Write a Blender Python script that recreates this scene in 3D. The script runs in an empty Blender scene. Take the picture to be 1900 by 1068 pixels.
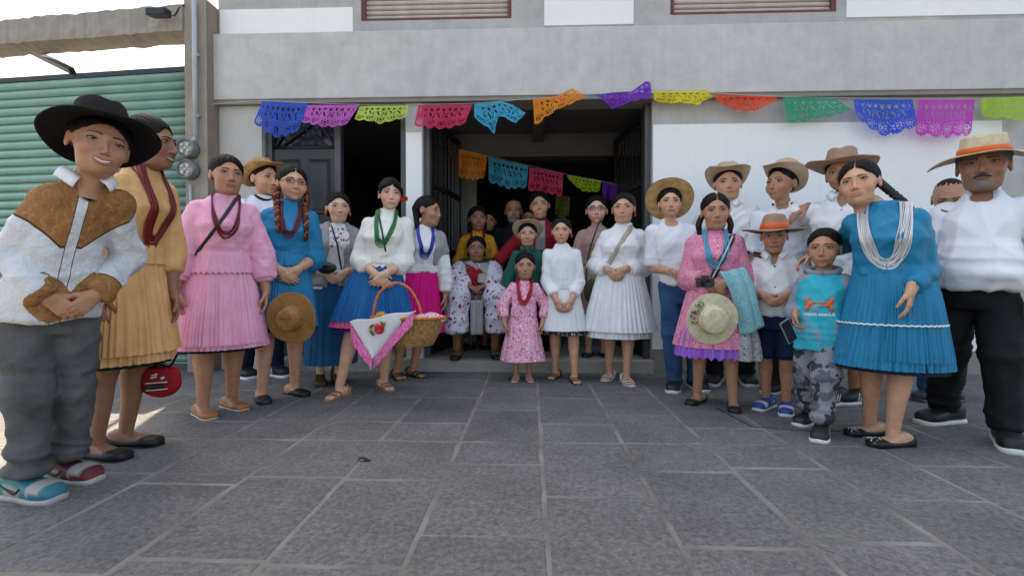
import bpy, math, random
import numpy as np
from mathutils import Vector, Matrix

# ------------------------------------------------------------------ camera, light, exposure
scn = bpy.context.scene
F, CX, CY, HC = 920.0, 950.0, 534.0, 0.80          # focal length in photo pixels, image centre, eye height
YAW, PIT = math.atan(35 / F), -math.atan(14 / F)
cam_d = bpy.data.cameras.new('camera')
cam_d.sensor_width = 36.0
cam_d.lens = 36.0 * F / 1900.0
cam_d.clip_end = 3000
cam = bpy.data.objects.new('camera', cam_d)
scn.collection.objects.link(cam)
cam.location = (0, 0, HC)
cam.rotation_euler = (math.pi / 2 + PIT, 0, YAW)
scn.camera = cam

SUN_EL, SUN_DIR = math.radians(66), (0.345, -0.94)   # rays travel to the right and towards the camera
world = bpy.data.worlds.new('World')
scn.world = world
world.use_nodes = True
wn = world.node_tree
sky = wn.nodes.new('ShaderNodeTexSky')
sky.sky_type = 'NISHITA'
sky.sun_disc = False
sky.sun_elevation = SUN_EL
sky.sun_rotation = math.atan2(-SUN_DIR[0], -SUN_DIR[1])
sky.dust_density = 3.0
sky.air_density = 1.0
sky.ozone_density = 1.0
bg = wn.nodes['Background']
bg.inputs[1].default_value = 0.15
wn.links.new(sky.outputs[0], bg.inputs[0])
sun_d = bpy.data.lights.new('sun', 'SUN')
sun_d.energy = 4.0
sun_d.angle = math.radians(0.5)
sun_d.color = (1.0, 0.95, 0.87)
sun = bpy.data.objects.new('sun', sun_d)
scn.collection.objects.link(sun)
ch, sh = math.cos(SUN_EL), math.sin(SUN_EL)
dn = math.hypot(*SUN_DIR)
sun.rotation_euler = Vector((SUN_DIR[0] / dn * ch, SUN_DIR[1] / dn * ch, -sh)).to_track_quat('-Z', 'Y').to_euler()
sun.location = (-3, 8, 12)
scn.view_settings.view_transform = 'Standard'
scn.view_settings.look = 'None'
scn.view_settings.gamma = 1.0
scn.view_settings.exposure = 1.67
scn.view_settings.use_white_balance = True
scn.view_settings.white_balance_temperature = 8200
scn.view_settings.white_balance_tint = 8
scn.render.engine = 'CYCLES'
scn.cycles.max_bounces = 6
scn.cycles.use_denoising = True

# ------------------------------------------------------------------ small library
COL = scn.collection
_fw = np.array([-math.sin(YAW) * math.cos(PIT), math.cos(YAW) * math.cos(PIT), math.sin(PIT)])
_rt = np.array([math.cos(YAW), math.sin(YAW), 0.0])
_up = np.cross(_rt, _fw)
def ray(px, py): return _fw + _rt * (px - CX) / F - _up * (py - CY) / F
def at(px, py, Y):                                   # photo pixel -> point at depth Y
    d = ray(px, py); return np.array([0, 0, HC]) + d * (Y / d[1])
def ground(px, py, z=0.0):
    d = ray(px, py); return np.array([0, 0, HC]) + d * ((z - HC) / d[2])

def lin(r, g, b, k=1.0):
    f = lambda c: ((c / 255 / 12.92) if c <= 10 else ((c / 255 + 0.055) / 1.055) ** 2.4) * k
    return (f(r), f(g), f(b))

def empty(name, loc=(0, 0, 0), rz=0.0):
    o = bpy.data.objects.new(name, None)
    o.empty_display_size = 0.1
    o.location = loc; o.rotation_euler = (0, 0, rz)
    COL.objects.link(o)
    return o

def tag(o, label=None, cat=None, group=None, kind=None):
    if label: o['label'] = label
    if cat: o['category'] = cat
    if group: o['group'] = group
    if kind: o['kind'] = kind
    return o

def new_mesh(name, V, faces, smooth=True, col=None, midx=None):
    """faces: list of int arrays (N,3) or (N,4)"""
    V = np.asarray(V, dtype=np.float32)
    faces = [np.asarray(f, dtype=np.int32) for f in faces if len(f)]
    me = bpy.data.meshes.new(name)
    me.vertices.add(len(V))
    me.vertices.foreach_set('co', V.ravel())
    loops = np.concatenate([f.ravel() for f in faces])
    tot = np.concatenate([np.full(len(f), f.shape[1], np.int32) for f in faces])
    start = np.concatenate([[0], np.cumsum(tot)[:-1]]).astype(np.int32)
    me.loops.add(len(loops))
    me.loops.foreach_set('vertex_index', loops)
    me.polygons.add(len(tot))
    me.polygons.foreach_set('loop_start', start)
    me.polygons.foreach_set('loop_total', tot)
    if midx is not None:
        me.polygons.foreach_set('material_index', np.asarray(midx, np.int32))
    me.update(calc_edges=True)
    me.validate()
    me.polygons.foreach_set('use_smooth', np.full(len(me.polygons), smooth, bool))
    if col is not None:
        a = me.color_attributes.new('Col', 'FLOAT_COLOR', 'POINT')
        c = np.ones((len(V), 4), np.float32)
        c[:, :3] = col
        a.data.foreach_set('color', c.ravel())
    return me

def obj(name, me, mats=None, parent=None):
    o = bpy.data.objects.new(name, me)
    COL.objects.link(o)
    if mats is not None:
        for m in (mats if isinstance(mats, (list, tuple)) else [mats]):
            me.materials.append(m)
    if parent is not None: o.parent = parent
    return o

class MB:
    """collects pieces, builds one mesh"""
    def __init__(s): s.v = []; s.f = []; s.c = []; s.m = []; s.n = 0
    def add(s, V, faces, col=None, mi=0):
        V = np.asarray(V, float).reshape(-1, 3)
        s.v.append(V)
        for f in faces:
            f = np.asarray(f, int)
            if len(f):
                s.f.append(f + s.n); s.m.append(np.full(len(f), mi))
        c = np.ones((len(V), 3)) * (np.array((0.5, 0.5, 0.5)) if col is None else np.asarray(col))
        s.c.append(c); s.n += len(V)
        return s
    def box(s, x0, x1, y0, y1, z0, z1, col=None, mi=0):
        V = [(x, y, z) for x in (x0, x1) for y in (y0, y1) for z in (z0, z1)]
        return s.add(V, [[(0, 1, 3, 2), (4, 6, 7, 5), (0, 4, 5, 1), (2, 3, 7, 6), (0, 2, 6, 4), (1, 5, 7, 3)]], col, mi)
    def build(s, name, mat, parent=None, smooth=True, usecol=False):
        # merge arrays by size
        fs, ms = [], []
        for k in (3, 4):
            sel = [i for i, f in enumerate(s.f) if f.shape[1] == k]
            if sel:
                fs.append(np.concatenate([s.f[i] for i in sel])); ms.append(np.concatenate([s.m[i] for i in sel]))
        me = new_mesh(name, np.concatenate(s.v), fs, smooth, np.concatenate(s.c) if usecol else None, np.concatenate(ms))
        return obj(name, me, mat, parent)

def boxo(name, x0, x1, y0, y1, z0, z1, mat, parent=None, bevel=0.0):
    o = MB().box(x0, x1, y0, y1, z0, z1).build(name, mat, parent, smooth=False)
    if bevel:
        b = o.modifiers.new('bevel', 'BEVEL'); b.width = bevel; b.segments = 2
    return o

def loft(rings, cap0=True, cap1=True, closed=True):
    """rings (m,n,3) -> V, faces"""
    R = np.asarray(rings, float)
    m, n = R.shape[:2]
    V = R.reshape(-1, 3)
    i = np.arange(m - 1)[:, None]
    j = np.arange(n if closed else n - 1)[None, :]
    j2 = (j + 1) % n
    q = np.stack([i * n + j, i * n + j2, (i + 1) * n + j2, (i + 1) * n + j], -1).reshape(-1, 4)
    faces = [q]
    extra = []
    if closed and cap0:
        extra.append(R[0].mean(0)); c = m * n + len(extra) - 1
        faces.append(np.stack([np.roll(np.arange(n), -1), np.arange(n), np.full(n, c)], -1))
    if closed and cap1:
        extra.append(R[-1].mean(0)); c = m * n + len(extra) - 1
        b = (m - 1) * n
        faces.append(np.stack([b + np.arange(n), b + np.roll(np.arange(n), -1), np.full(n, c)], -1))
    if extra: V = np.concatenate([V, np.array(extra)])
    return V, faces

def unit(v):
    v = np.asarray(v, float); return v / (np.linalg.norm(v) + 1e-9)

def tube(path, rad, n=10, flat=None, ref=(0, -1, 0), cap=True):
    """tube along path; rad scalar/array; flat=(normal scale) squashes along ref"""
    P = np.asarray(path, float); m = len(P)
    r = np.ones(m) * np.asarray(rad, float)
    T = np.gradient(P, axis=0)
    T /= np.linalg.norm(T, axis=1)[:, None] + 1e-9
    ref = np.asarray(ref, float)
    A = ref[None, :] - (T @ ref)[:, None] * T
    bad = np.linalg.norm(A, axis=1) < 1e-3
    if bad.any():
        alt = np.array((1.0, 0.3, 0.2)); A[bad] = alt - (T[bad] @ alt)[:, None] * T[bad]
    A /= np.linalg.norm(A, axis=1)[:, None]
    B = np.cross(T, A)
    th = np.linspace(0, 2 * np.pi, n, endpoint=False)
    fl = 1.0 if flat is None else flat
    R = P[:, None] + r[:, None, None] * (np.cos(th)[None, :, None] * A[:, None] * fl + np.sin(th)[None, :, None] * B[:, None])
    return loft(R, cap, cap)

def spline(pts, n):
    """Catmull-Rom through pts, n samples"""
    P = np.asarray(pts, float)
    Q = np.concatenate([[2 * P[0] - P[1]], P, [2 * P[-1] - P[-2]]])
    u = np.linspace(0, len(P) - 1 - 1e-6, n)
    i = u.astype(int); t = (u - i)[:, None]
    a, b, c, d = Q[i], Q[i + 1], Q[i + 2], Q[i + 3]
    return 0.5 * (2 * b + (c - a) * t + (2 * a - 5 * b + 4 * c - d) * t ** 2 + (3 * b - a - 3 * c + d) * t ** 3)

def wav(P, freq, seed, octs=5):
    rs = np.random.RandomState(seed)
    fr = np.asarray(freq, float) * np.ones(3)
    n = 0
    for _ in range(octs):
        d = unit(rs.randn(3)) * fr * rs.uniform(0.6, 1.5); e = unit(rs.randn(3)) * fr * 0.6
        n = n + np.sin(P @ d + rs.rand() * 9 + 1.4 * np.sin(P @ e + rs.rand() * 9))
    return n / octs

# ------------------------------------------------------------------ signed-distance modelling (smooth organic shapes)
def sd_cap(P, a, b, ra, rb):
    a = np.asarray(a, float); b = np.asarray(b, float)
    ba = b - a; t = np.clip(((P - a) @ ba) / (ba @ ba + 1e-12), 0, 1)
    return np.linalg.norm(P - a - t[:, None] * ba, axis=1) - (ra + (rb - ra) * t)
def sd_ell(P, c, r):
    q = P - np.asarray(c, float); r = np.asarray(r, float)
    k0 = np.linalg.norm(q / r, axis=1); k1 = np.linalg.norm(q / (r * r), axis=1) + 1e-9
    return k0 * (k0 - 1) / k1
def smin(a, b, k):
    h = np.clip(0.5 + 0.5 * (b - a) / k, 0, 1)
    return b + (a - b) * h - k * h * (1 - h)
def smax(a, b, k): return -smin(-a, -b, k)

def nets(fn, lo, hi, h):
    lo = np.asarray(lo, float); hi = np.asarray(hi, float)
    n = np.ceil((hi - lo) / h).astype(int) + 1
    ax = [lo[i] + h * np.arange(n[i]) for i in range(3)]
    G = np.stack(np.meshgrid(*ax, indexing='ij'), -1).reshape(-1, 3)
    # coarse pass: only points near the surface are evaluated finely
    b = 4
    nc = (n + b - 1) // b
    cax = [lo[i] + h * (b * np.arange(nc[i]) + (b - 1) / 2) for i in range(3)]
    Gc = np.stack(np.meshgrid(*cax, indexing='ij'), -1).reshape(-1, 3)
    Dc = fn(Gc).reshape(nc)
    D = np.repeat(np.repeat(np.repeat(Dc, b, 0), b, 1), b, 2)[:n[0], :n[1], :n[2]].ravel().copy()
    near = np.abs(D) < b * h * 1.9
    D[near] = fn(G[near])
    D = D.reshape(n)
    m = n - 1
    acc = np.zeros(tuple(m) + (3,)); cnt = np.zeros(m)
    corner = lambda o: D[o[0]:o[0] + m[0], o[1]:o[1] + m[1], o[2]:o[2] + m[2]]
    for axis in range(3):
        for p in (0, 1):
            for q in (0, 1):
                o = [0, 0, 0]; oth = [k for k in range(3) if k != axis]
                o[oth[0]] = p; o[oth[1]] = q
                o2 = list(o); o2[axis] = 1
                da, db = corner(o), corner(o2)
                x = (da < 0) != (db < 0)
                t = np.where(x, da / np.where(x, da - db, 1), 0)
                pos = np.array(o, float)
                for k in range(3):
                    acc[..., k] += np.where(x, pos[k] + (t if k == axis else 0), 0)
                cnt += x
    c = cnt > 0
    idx = np.full(m, -1); idx[c] = np.arange(c.sum())
    ijk = np.argwhere(c)
    V = lo + (ijk + acc[c] / cnt[c][:, None]) * h
    quads = []
    S = D < 0
    for axis in range(3):
        o1, o2 = [k for k in range(3) if k != axis]
        sl = [slice(None)] * 3
        sl[axis] = slice(0, m[axis]); sl[o1] = slice(1, m[o1]); sl[o2] = slice(1, m[o2])
        a = S[tuple(sl)]
        sl2 = list(sl); sl2[axis] = slice(1, n[axis])
        b = S[tuple(sl2)]
        for flip, msk in ((False, a & ~b), (True, ~a & b)):
            e = np.argwhere(msk)
            if not len(e): continue
            e[:, o1] += 1; e[:, o2] += 1
            def cell(p, q):
                k = e.copy(); k[:, o1] -= p; k[:, o2] -= q
                return idx[k[:, 0], k[:, 1], k[:, 2]]
            qd = np.stack([cell(1, 1), cell(0, 1), cell(0, 0), cell(1, 0)], -1)
            if flip != (axis == 1): qd = qd[:, ::-1]
            quads.append(qd)
    Q = np.concatenate(quads)
    return V, Q[(Q >= 0).all(1)]

def vnormals(V, Q):
    n = np.cross(V[Q[:, 2]] - V[Q[:, 0]], V[Q[:, 3]] - V[Q[:, 1]])
    N = np.zeros_like(V)
    for k in range(4):
        for c in range(3): N[:, c] += np.bincount(Q[:, k], weights=n[:, c], minlength=len(V))
    return N / (np.linalg.norm(N, axis=1)[:, None] + 1e-12)

def relax(V, Q, it=2, lam=0.5):
    e = np.concatenate([Q[:, [0, 1]], Q[:, [1, 2]], Q[:, [2, 3]], Q[:, [3, 0]]])
    e = np.concatenate([e, e[:, ::-1]])
    cnt = np.bincount(e[:, 0], minlength=len(V))[:, None] + 1e-9
    for _ in range(it):
        s = np.stack([np.bincount(e[:, 0], weights=V[e[:, 1], k], minlength=len(V)) for k in range(3)], -1)
        V = V + lam * (s / cnt - V)
    return V

def march(fn, P, d=(0, 1, 0), far=0.6, off=0.0):
    """push points P (starting in front) along d until fn<off"""
    d = np.asarray(d, float); P = np.asarray(P, float) - d * far * 0.5
    t = np.zeros(len(P)); hit = np.zeros(len(P), bool)
    for _ in range(60):
        s = fn(P + t[:, None] * d) - off
        hit |= s < 0.0012
        if (hit | (t > far)).all(): break
        t = np.where(hit, t, t + np.clip(s * 0.7, 0.0008, 0.05))
    return P + t[:, None] * d, hit & (t < far)

# ------------------------------------------------------------------ materials
_M = {}
def nt(name):
    m = bpy.data.materials.new(name); m.use_nodes = True
    return m, m.node_tree.nodes, m.node_tree.links, m.node_tree.nodes['Principled BSDF']
def node(N, t, **kw):
    n = N.new(t)
    for k, v in kw.items():
        if k.startswith('i_'): n.inputs[int(k[2:])].default_value = v
        else: setattr(n, k, v)
    return n
def ramp(N, L, fac, stops):
    r = N.new('ShaderNodeValToRGB'); L.new(fac, r.inputs[0])
    cr = r.color_ramp
    while len(cr.elements) < len(stops): cr.elements.new(0.5)
    for e, (p, c) in zip(cr.elements, stops):
        e.position = p; e.color = (*c, 1) if len(c) == 3 else c
    return r.outputs[0]
def mixc(N, L, fac, a, b, mode='MIX'):
    m = N.new('ShaderNodeMix'); m.data_type = 'RGBA'; m.blend_type = mode
    for s, v in ((m.inputs[0], fac), (m.inputs[6], a), (m.inputs[7], b)):
        if hasattr(v, 'links'): L.new(v, s)
        elif isinstance(v, (int, float)): s.default_value = v
        else: s.default_value = (*v, 1)
    return m.outputs[2]
def coords(N, L, scale=(1, 1, 1), kind='Object'):
    tc = N.new('ShaderNodeTexCoord'); mp = N.new('ShaderNodeMapping')
    mp.inputs['Scale'].default_value = scale
    L.new(tc.outputs[kind], mp.inputs[0]); return mp.outputs[0]
def noise(N, L, co, scale, detail=4, rough=0.55, out=0):
    n = N.new('ShaderNodeTexNoise'); n.inputs['Scale'].default_value = scale
    n.inputs['Detail'].default_value = detail; n.inputs['Roughness'].default_value = rough
    L.new(co, n.inputs['Vector']); return n.outputs[out]
def bump(N, L, b, height, strength, dist=0.01, prev=None):
    n = N.new('ShaderNodeBump'); n.inputs['Strength'].default_value = strength; n.inputs['Distance'].default_value = dist
    L.new(height, n.inputs['Height'])
    if prev is not None: L.new(prev, n.inputs['Normal'])
    L.new(n.outputs[0], b.inputs['Normal']); return n.outputs[0]

def plain(name, c, rough=0.6, var=0.12, scale=6.0, bmp=0.15, bscale=120.0, metal=0.0, spec=0.5, sheen=0.0, stretch=(1, 1, 1)):
    if name in _M: return _M[name]
    m, N, L, b = nt(name)
    co = coords(N, L, stretch)
    n = noise(N, L, co, scale)
    lo = tuple(x * (1 - var * 1.6) for x in c); hi = tuple(min(0.95, x * (1 + var * 1.2)) for x in c)
    L.new(ramp(N, L, n, [(0.3, lo), (0.7, hi)]), b.inputs['Base Color'])
    b.inputs['Roughness'].default_value = rough; b.inputs['Metallic'].default_value = metal
    b.inputs['Specular IOR Level'].default_value = spec
    if sheen: b.inputs['Sheen Weight'].default_value = sheen
    if bmp: bump(N, L, b, noise(N, L, co, bscale, 3), bmp, 0.004)
    _M[name] = m; return m

def cloth(name, c, rough=0.75, pleat=0.0, var=0.08, sheen=0.0, weave=260.0, trans=0.0):
    """woven cloth: slow tonal drift, fine weave, optional vertical crinkle"""
    if name in _M: return _M[name]
    m, N, L, b = nt(name)
    co = coords(N, L)
    n = noise(N, L, co, 9, 5)
    cr = coords(N, L, (55, 55, 4))
    cn = noise(N, L, cr, 1.0, 4, 0.6)
    lo = tuple(x * (1 - var * 2) for x in c); hi = tuple(min(0.93, x * (1 + var)) for x in c)
    base = ramp(N, L, n, [(0.3, lo), (0.7, hi)])
    if pleat:
        base = mixc(N, L, 0.11, base, ramp(N, L, cn, [(0.35, tuple(x * .5 for x in c)), (0.6, tuple(min(.93, x * 1.25) for x in c))]))
    L.new(base, b.inputs['Base Color'])
    b.inputs['Roughness'].default_value = rough
    b.inputs['Specular IOR Level'].default_value = 0.2
    b.inputs['Sheen Weight'].default_value = sheen
    if trans:
        b.inputs['Subsurface Weight'].default_value = trans; b.inputs['Subsurface Radius'].default_value = (.02, .02, .02); b.inputs['Subsurface Scale'].default_value = .3
    p = bump(N, L, b, noise(N, L, co, weave, 2), 0.15, 0.0015)
    p = bump(N, L, b, noise(N, L, coords(N, L, (1, 1, .6)), 20, 4, .5), 0.22, 0.012, p)
    if pleat: bump(N, L, b, cn, pleat, 0.006, p)
    _M[name] = m; return m

def printed(name, c, spots, scale=22.0, rough=0.75, pleat=0.0, size=0.33):
    """cloth with small printed flowers: spots = list of colours"""
    if name in _M: return _M[name]
    m, N, L, b = nt(name)
    co = coords(N, L)
    wob = noise(N, L, co, 40, 3, .6, 1)
    co2 = mixc(N, L, 0.02, co, wob, 'ADD')
    base = ramp(N, L, noise(N, L, co, 10), [(0.3, tuple(x * .85 for x in c)), (0.7, c)])
    for k, (s, f) in enumerate(spots):
        v = N.new('ShaderNodeTexVoronoi'); v.inputs['Scale'].default_value = scale * f
        v.inputs['Randomness'].default_value = 0.9
        mp = N.new('ShaderNodeMapping'); mp.inputs['Location'].default_value = (k * 3.1, k * 1.7, k * .9)
        L.new(co2, mp.inputs[0]); L.new(mp.outputs[0], v.inputs['Vector'])
        fac = ramp(N, L, v.outputs['Distance'], [(size * .8, (1, 1, 1)), (size, (0, 0, 0))])
        base = mixc(N, L, fac, base, s)
    L.new(base, b.inputs['Base Color'])
    b.inputs['Roughness'].default_value = rough; b.inputs['Specular IOR Level'].default_value = .3
    p = bump(N, L, b, noise(N, L, co, 18, 4), 0.45, 0.01)
    if pleat: bump(N, L, b, noise(N, L, coords(N, L, (55, 55, 4)), 1.0, 4), pleat, 0.006, p)
    _M[name] = m; return m

def attr_mat(name, rough=0.5, spec=0.4, bscale=90, bmp=0.12, sss=0.0, var=0.1):
    if name in _M: return _M[name]
    m, N, L, b = nt(name)
    a = N.new('ShaderNodeAttribute'); a.attribute_name = 'Col'
    co = coords(N, L)
    n = ramp(N, L, noise(N, L, co, 28, 4), [(0.3, (1 - var,) * 3), (0.7, (1 + var,) * 3)])
    L.new(mixc(N, L, 1.0, a.outputs['Color'], n, 'MULTIPLY'), b.inputs['Base Color'])
    b.inputs['Roughness'].default_value = rough; b.inputs['Specular IOR Level'].default_value = spec
    if sss:
        b.inputs['Subsurface Weight'].default_value = sss
        b.inputs['Subsurface Radius'].default_value = (1.0, .35, .2); b.inputs['Subsurface Scale'].default_value = 0.008
    if bmp: bump(N, L, b, noise(N, L, co, bscale, 4), bmp, 0.004)
    _M[name] = m; return m
# ------------------------------------------------------------------ ground
FY = 4.36                                             # depth of the facade
def stone_mat(name, c1, c2):
    m, N, L, b = nt(name)
    co = coords(N, L)
    oi = N.new('ShaderNodeObjectInfo')
    n1 = noise(N, L, co, 3.0, 6, .6); n2 = noise(N, L, co, 55, 6, .7); n3 = noise(N, L, co, 260, 3, .6)
    base = ramp(N, L, n1, [(0.3, c1), (0.7, c2)])
    base = mixc(N, L, 0.42, base, ramp(N, L, n2, [(0.36, (.16, .16, .17)), (0.64, (.95, .95, .95))]), 'OVERLAY')
    base = mixc(N, L, 0.5, base, ramp(N, L, n3, [(0.32, (.25, .25, .26)), (.62, (.8, .8, .8))]), 'OVERLAY')
    sp = ramp(N, L, noise(N, L, coords(N, L, (1, 1, 1)), 34, 5, .75), [(0.66, (0, 0, 0)), (0.74, (1, 1, 1))])
    base = mixc(N, L, mixc(N, L, .55, (0, 0, 0), sp), base, (.30, .30, .30))
    # pale scratches and stains
    sc = ramp(N, L, noise(N, L, coords(N, L, (14, 3, 1)), 1.4, 5, .7), [(0.62, (0, 0, 0)), (0.72, (1, 1, 1))])
    base = mixc(N, L, mixc(N, L, .35, (0, 0, 0), sc), base, (.28, .27, .26))
    rnd = ramp(N, L, oi.outputs['Random'], [(0, (.95, .945, .94)), (1, (1.10, 1.09, 1.075))])
    L.new(mixc(N, L, 1.0, base, rnd, 'MULTIPLY'), b.inputs['Base Color'])
    b.inputs['Roughness'].default_value = .8
    b.inputs['Specular IOR Level'].default_value = .3
    p = bump(N, L, b, n2, .35, .006); bump(N, L, b, n3, .4, .003, p)
    return m
M_slab = stone_mat('paving_stone', (.090, .0905, .092), (.136, .136, .137))
M_mortar = plain('mortar', (.19, .185, .173), .9, .3, 3.5, .5, 70)
M_ground = plain('street_ground', (.12, .115, .11), .9, .2, 1.5, .3, 40)

g = MB().add([(-400, -400, -.012), (400, -400, -.012), (400, 400, -.012), (-400, 400, -.012)], [[(0, 1, 2, 3)]]).build('ground', M_ground, smooth=False)
tag(g, 'flat grey street ground running out to the horizon', 'ground', kind='structure')
pv = MB().add([(-7.2, .35, .0026), (7.2, .35, .0026), (7.2, 6, .0026), (-7.2, 6, .0026)], [[(0, 1, 2, 3)]]).build('pavement', M_mortar, smooth=False)
tag(pv, 'grey stone slab pavement with pale mortar joints', 'pavement', kind='structure')
rnd = random.Random(4)
def slab(x0, x1, y0, y1, gap=.008):
    j = lambda: rnd.uniform(-.0035, .0035)
    gp = gap
    x0 += gp + j(); x1 -= gp + j(); y0 += gp + j(); y1 -= gp + j()
    t = .0035 + rnd.uniform(0, .002); e = .005
    # uneven outline: 4 points per side
    def side(ax, ay, bx, by, nx, ny):
        out = []
        for k in range(5):
            u = k / 5; w = rnd.uniform(-.0028, .0028) if k else 0
            out.append((ax + (bx - ax) * u + nx * w, ay + (by - ay) * u + ny * w))
        return out
    o = side(x0, y0, x1, y0, 0, 1) + side(x1, y0, x1, y1, 1, 0) + side(x1, y1, x0, y1, 0, 1) + side(x0, y1, x0, y0, 1, 0)
    cx, cy = (x0 + x1) / 2, (y0 + y1) / 2
    low = [(x, y, -.009) for x, y in o]
    mid = [(x, y, t - .003) for x, y in o]
    top = [(x + e * (1 if cx > x else -1) * (abs(cx - x) > .1), y + e * (1 if cy > y else -1) * (abs(cy - y) > .1), t) for x, y in o]
    V, fc = loft([low, mid, top], cap0=False)
    me = new_mesh('slab', V, fc, False)
    return obj('slab', me, M_slab, pv)
GX = .05
for k in range(-17, 18):
    x0 = GX + .40 * k
    if k == -1: ys = [.93, 1.53, 2.13, 2.43, 3.03, 3.63, 4.35]
    elif k == 0: ys = [1.22, 1.82, 2.43, 2.75, 3.35, 3.95, 4.35]
    elif k == 1: ys = [.89, 1.49, 2.08, 2.43, 2.95, 3.55, 4.35]
    else:
        ys = [2.43]
        o = rnd.uniform(.15, .6)
        y = 2.43 - o
        while y > .5: ys.insert(0, y); y -= .6
        y = 2.43 + rnd.uniform(.2, .62)
        while y < 4.1: ys.append(y); y += .6
        ys.append(4.35)
    # only what the camera (or a step to the side) can see
    for a, b in zip(ys[:-1], ys[1:]):
        if abs(x0 + .2) > b * 1.12 + .9: continue
        slab(x0, x0 + .40, a, b)

# ------------------------------------------------------------------ main building
def wall_mat(name, c, stain=.3, streak=0.0):
    m, N, L, b = nt(name)
    co = coords(N, L)
    n1 = noise(N, L, co, 1.1, 6, .6); n2 = noise(N, L, co, 9, 5, .6); n3 = noise(N, L, co, 120, 3, .6)
    base = ramp(N, L, n1, [(0.3, tuple(x * (1 - stain * .55) for x in c)), (0.68, c)])
    base = mixc(N, L, stain, base, ramp(N, L, n2, [(0.3, tuple(x * .75 for x in c)), (.7, tuple(min(.9, x * 1.1) for x in c))]))
    if streak:
        s = ramp(N, L, noise(N, L, coords(N, L, (26, 1, 1.0)), 1.0, 4, .6), [(0.45, (1, 1, 1)), (0.72, (1 - streak,) * 3)])
        base = mixc(N, L, 1.0, base, s, 'MULTIPLY')
    L.new(base, b.inputs['Base Color'])
    b.inputs['Roughness'].default_value = .88; b.inputs['Specular IOR Level'].default_value = .25
    p = bump(N, L, b, n2, .25, .01); bump(N, L, b, n3, .35, .004, p)
    return m
M_grey = wall_mat('grey_plaster', (.49, .475, .465), .5, .07)
M_beam = wall_mat('beam_plaster', (.60, .585, .575), .45, .05)
M_pale = wall_mat('pale_plaster', (.56, .545, .53), .2, .04)
M_white = wall_mat('white_paint', (.88, .885, .89), .07, .02)
M_skirt = wall_mat('skirting_plaster', (.30, .28, .255), .4)
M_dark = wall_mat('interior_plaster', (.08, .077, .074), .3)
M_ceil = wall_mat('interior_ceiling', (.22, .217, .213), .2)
M_step = wall_mat('step_concrete', (.36, .345, .32), .4)
M_conc = wall_mat('raw_concrete', (.36, .32, .28), .55, .2)
M_brown = wall_mat('brown_plaster', (.30, .235, .185), .5, .1)
M_red = plain('oxide_red_metal', (.16, .035, .035), .5, .2, 8, .1)
M_slat = plain('cream_slat', (.50, .44, .38), .55, .12, 5, .05)
M_iron = plain('black_iron', (.012, .012, .013), .42, .3, 8, .1)
M_greym = plain('grey_metal', (.075, .077, .082), .42, .1, 6, .05, metal=.2)
M_doorm = plain('grey_door_paint', (.027, .029, .033), .45, .12, 6, .05)
M_glass = plain('dark_glass', (.012, .013, .015), .12, .1, 3, 0)

B = empty('corner_building', (-2.79, FY, 0)); tag(B, 'grey plastered building with white painted panels and two open doorways', 'building')
def bb(name, *a, mat, bevel=0.0, parent=None):
    o = boxo(name, *a, mat, parent or B, bevel)
    if parent is None: o.matrix_parent_inverse = Matrix.Translation((2.79, -FY, 0))
    return o
bb('pier', -2.79, -2.402, FY, FY + .25, 0, 2.388, mat=M_pale)
bb('column', -1.105, -.955, FY - .004, FY + .25, .0, 2.386, mat=M_pale)
bb('wall', 1.05, 7.5, FY, FY + .25, .0, 2.386, mat=M_grey)
bb('white_panel', 1.056, 3.965, FY - .012, FY + .01, .20, 2.145, mat=M_white, bevel=.003)
bb('white_panel', -1.10, -.96, FY - .014, FY + .01, .20, 2.10, mat=M_white, bevel=.003)
bb('skirting', 1.053, 7.5, FY - .018, FY + .01, -.02, .195, mat=M_skirt)
bb('beam', -2.80, 7.52, FY - .07, FY + .25, 2.39, 2.965, mat=M_beam, bevel=.006)
bb('ledge', -2.795, 7.515, FY - .055, FY + .2, 2.355, 2.389, mat=M_skirt)
# upper storey round the two windows; unseen height raised to push sunlit ground back
UW = [(-1.5, -.17), (1.2, 2.6)]
xs = [-2.79, -1.5, -.17, 1.2, 2.6, 7.5]
for i in range(5):
    if i % 2 == 0: bb('upper_wall', xs[i], xs[i + 1], FY, FY + .25, 2.966, 12.0, mat=M_grey)
    else:
        bb('upper_wall', xs[i], xs[i + 1], FY, FY + .25, 2.966, 3.085, mat=M_grey)
        bb('upper_wall', xs[i], xs[i + 1], FY, FY + .25, 4.35, 12.0, mat=M_grey)
bb('white_panel', -2.77, -1.57, FY - .012, FY + .01, 2.972, 3.205, mat=M_white, bevel=.003)
bb('white_panel', .115, .885, FY - .012, FY + .01, 3.01, 4.3, mat=M_white, bevel=.003)
bb('white_panel', 2.68, 7.4, FY - .012, FY + .01, 3.03, 4.3, mat=M_white, bevel=.003)
for (a, b) in UW:
    w = bb('window', a, b, FY + .12, FY + .14, 3.085, 4.35, mat=M_glass)
    f = MB()
    f.box(a, b, FY + .01, FY + .10, 3.086, 3.112).box(a, b, FY + .01, FY + .10, 4.31, 4.349)
    f.box(a + .001, a + .035, FY + .012, FY + .098, 3.112, 4.31).box(b - .035, b - .001, FY + .012, FY + .098, 3.112, 4.31)
    fo = f.build('frame', M_red, w, smooth=False)
    base = MB().box(a + .036, b - .036, FY + .03, FY + .055, 0, .036)
    slat0 = None
    for k in range(27):
        z = 3.114 + k * .044
        if slat0 is None:
            prof = [(0, .0), (-.012, .008), (-.014, .022), (-.006, .036), (.008, .037), (.008, 0)]
            V, fc = loft([[(x, FY + .05 + y, zz) for y, zz in prof] for x in (a + .036, b - .036)])
            slat0 = new_mesh('slat', V, fc, False); slat0.materials.append(M_slat)
        s = obj('slat', slat0, None, w); s.location = (0, 0, z)
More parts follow.
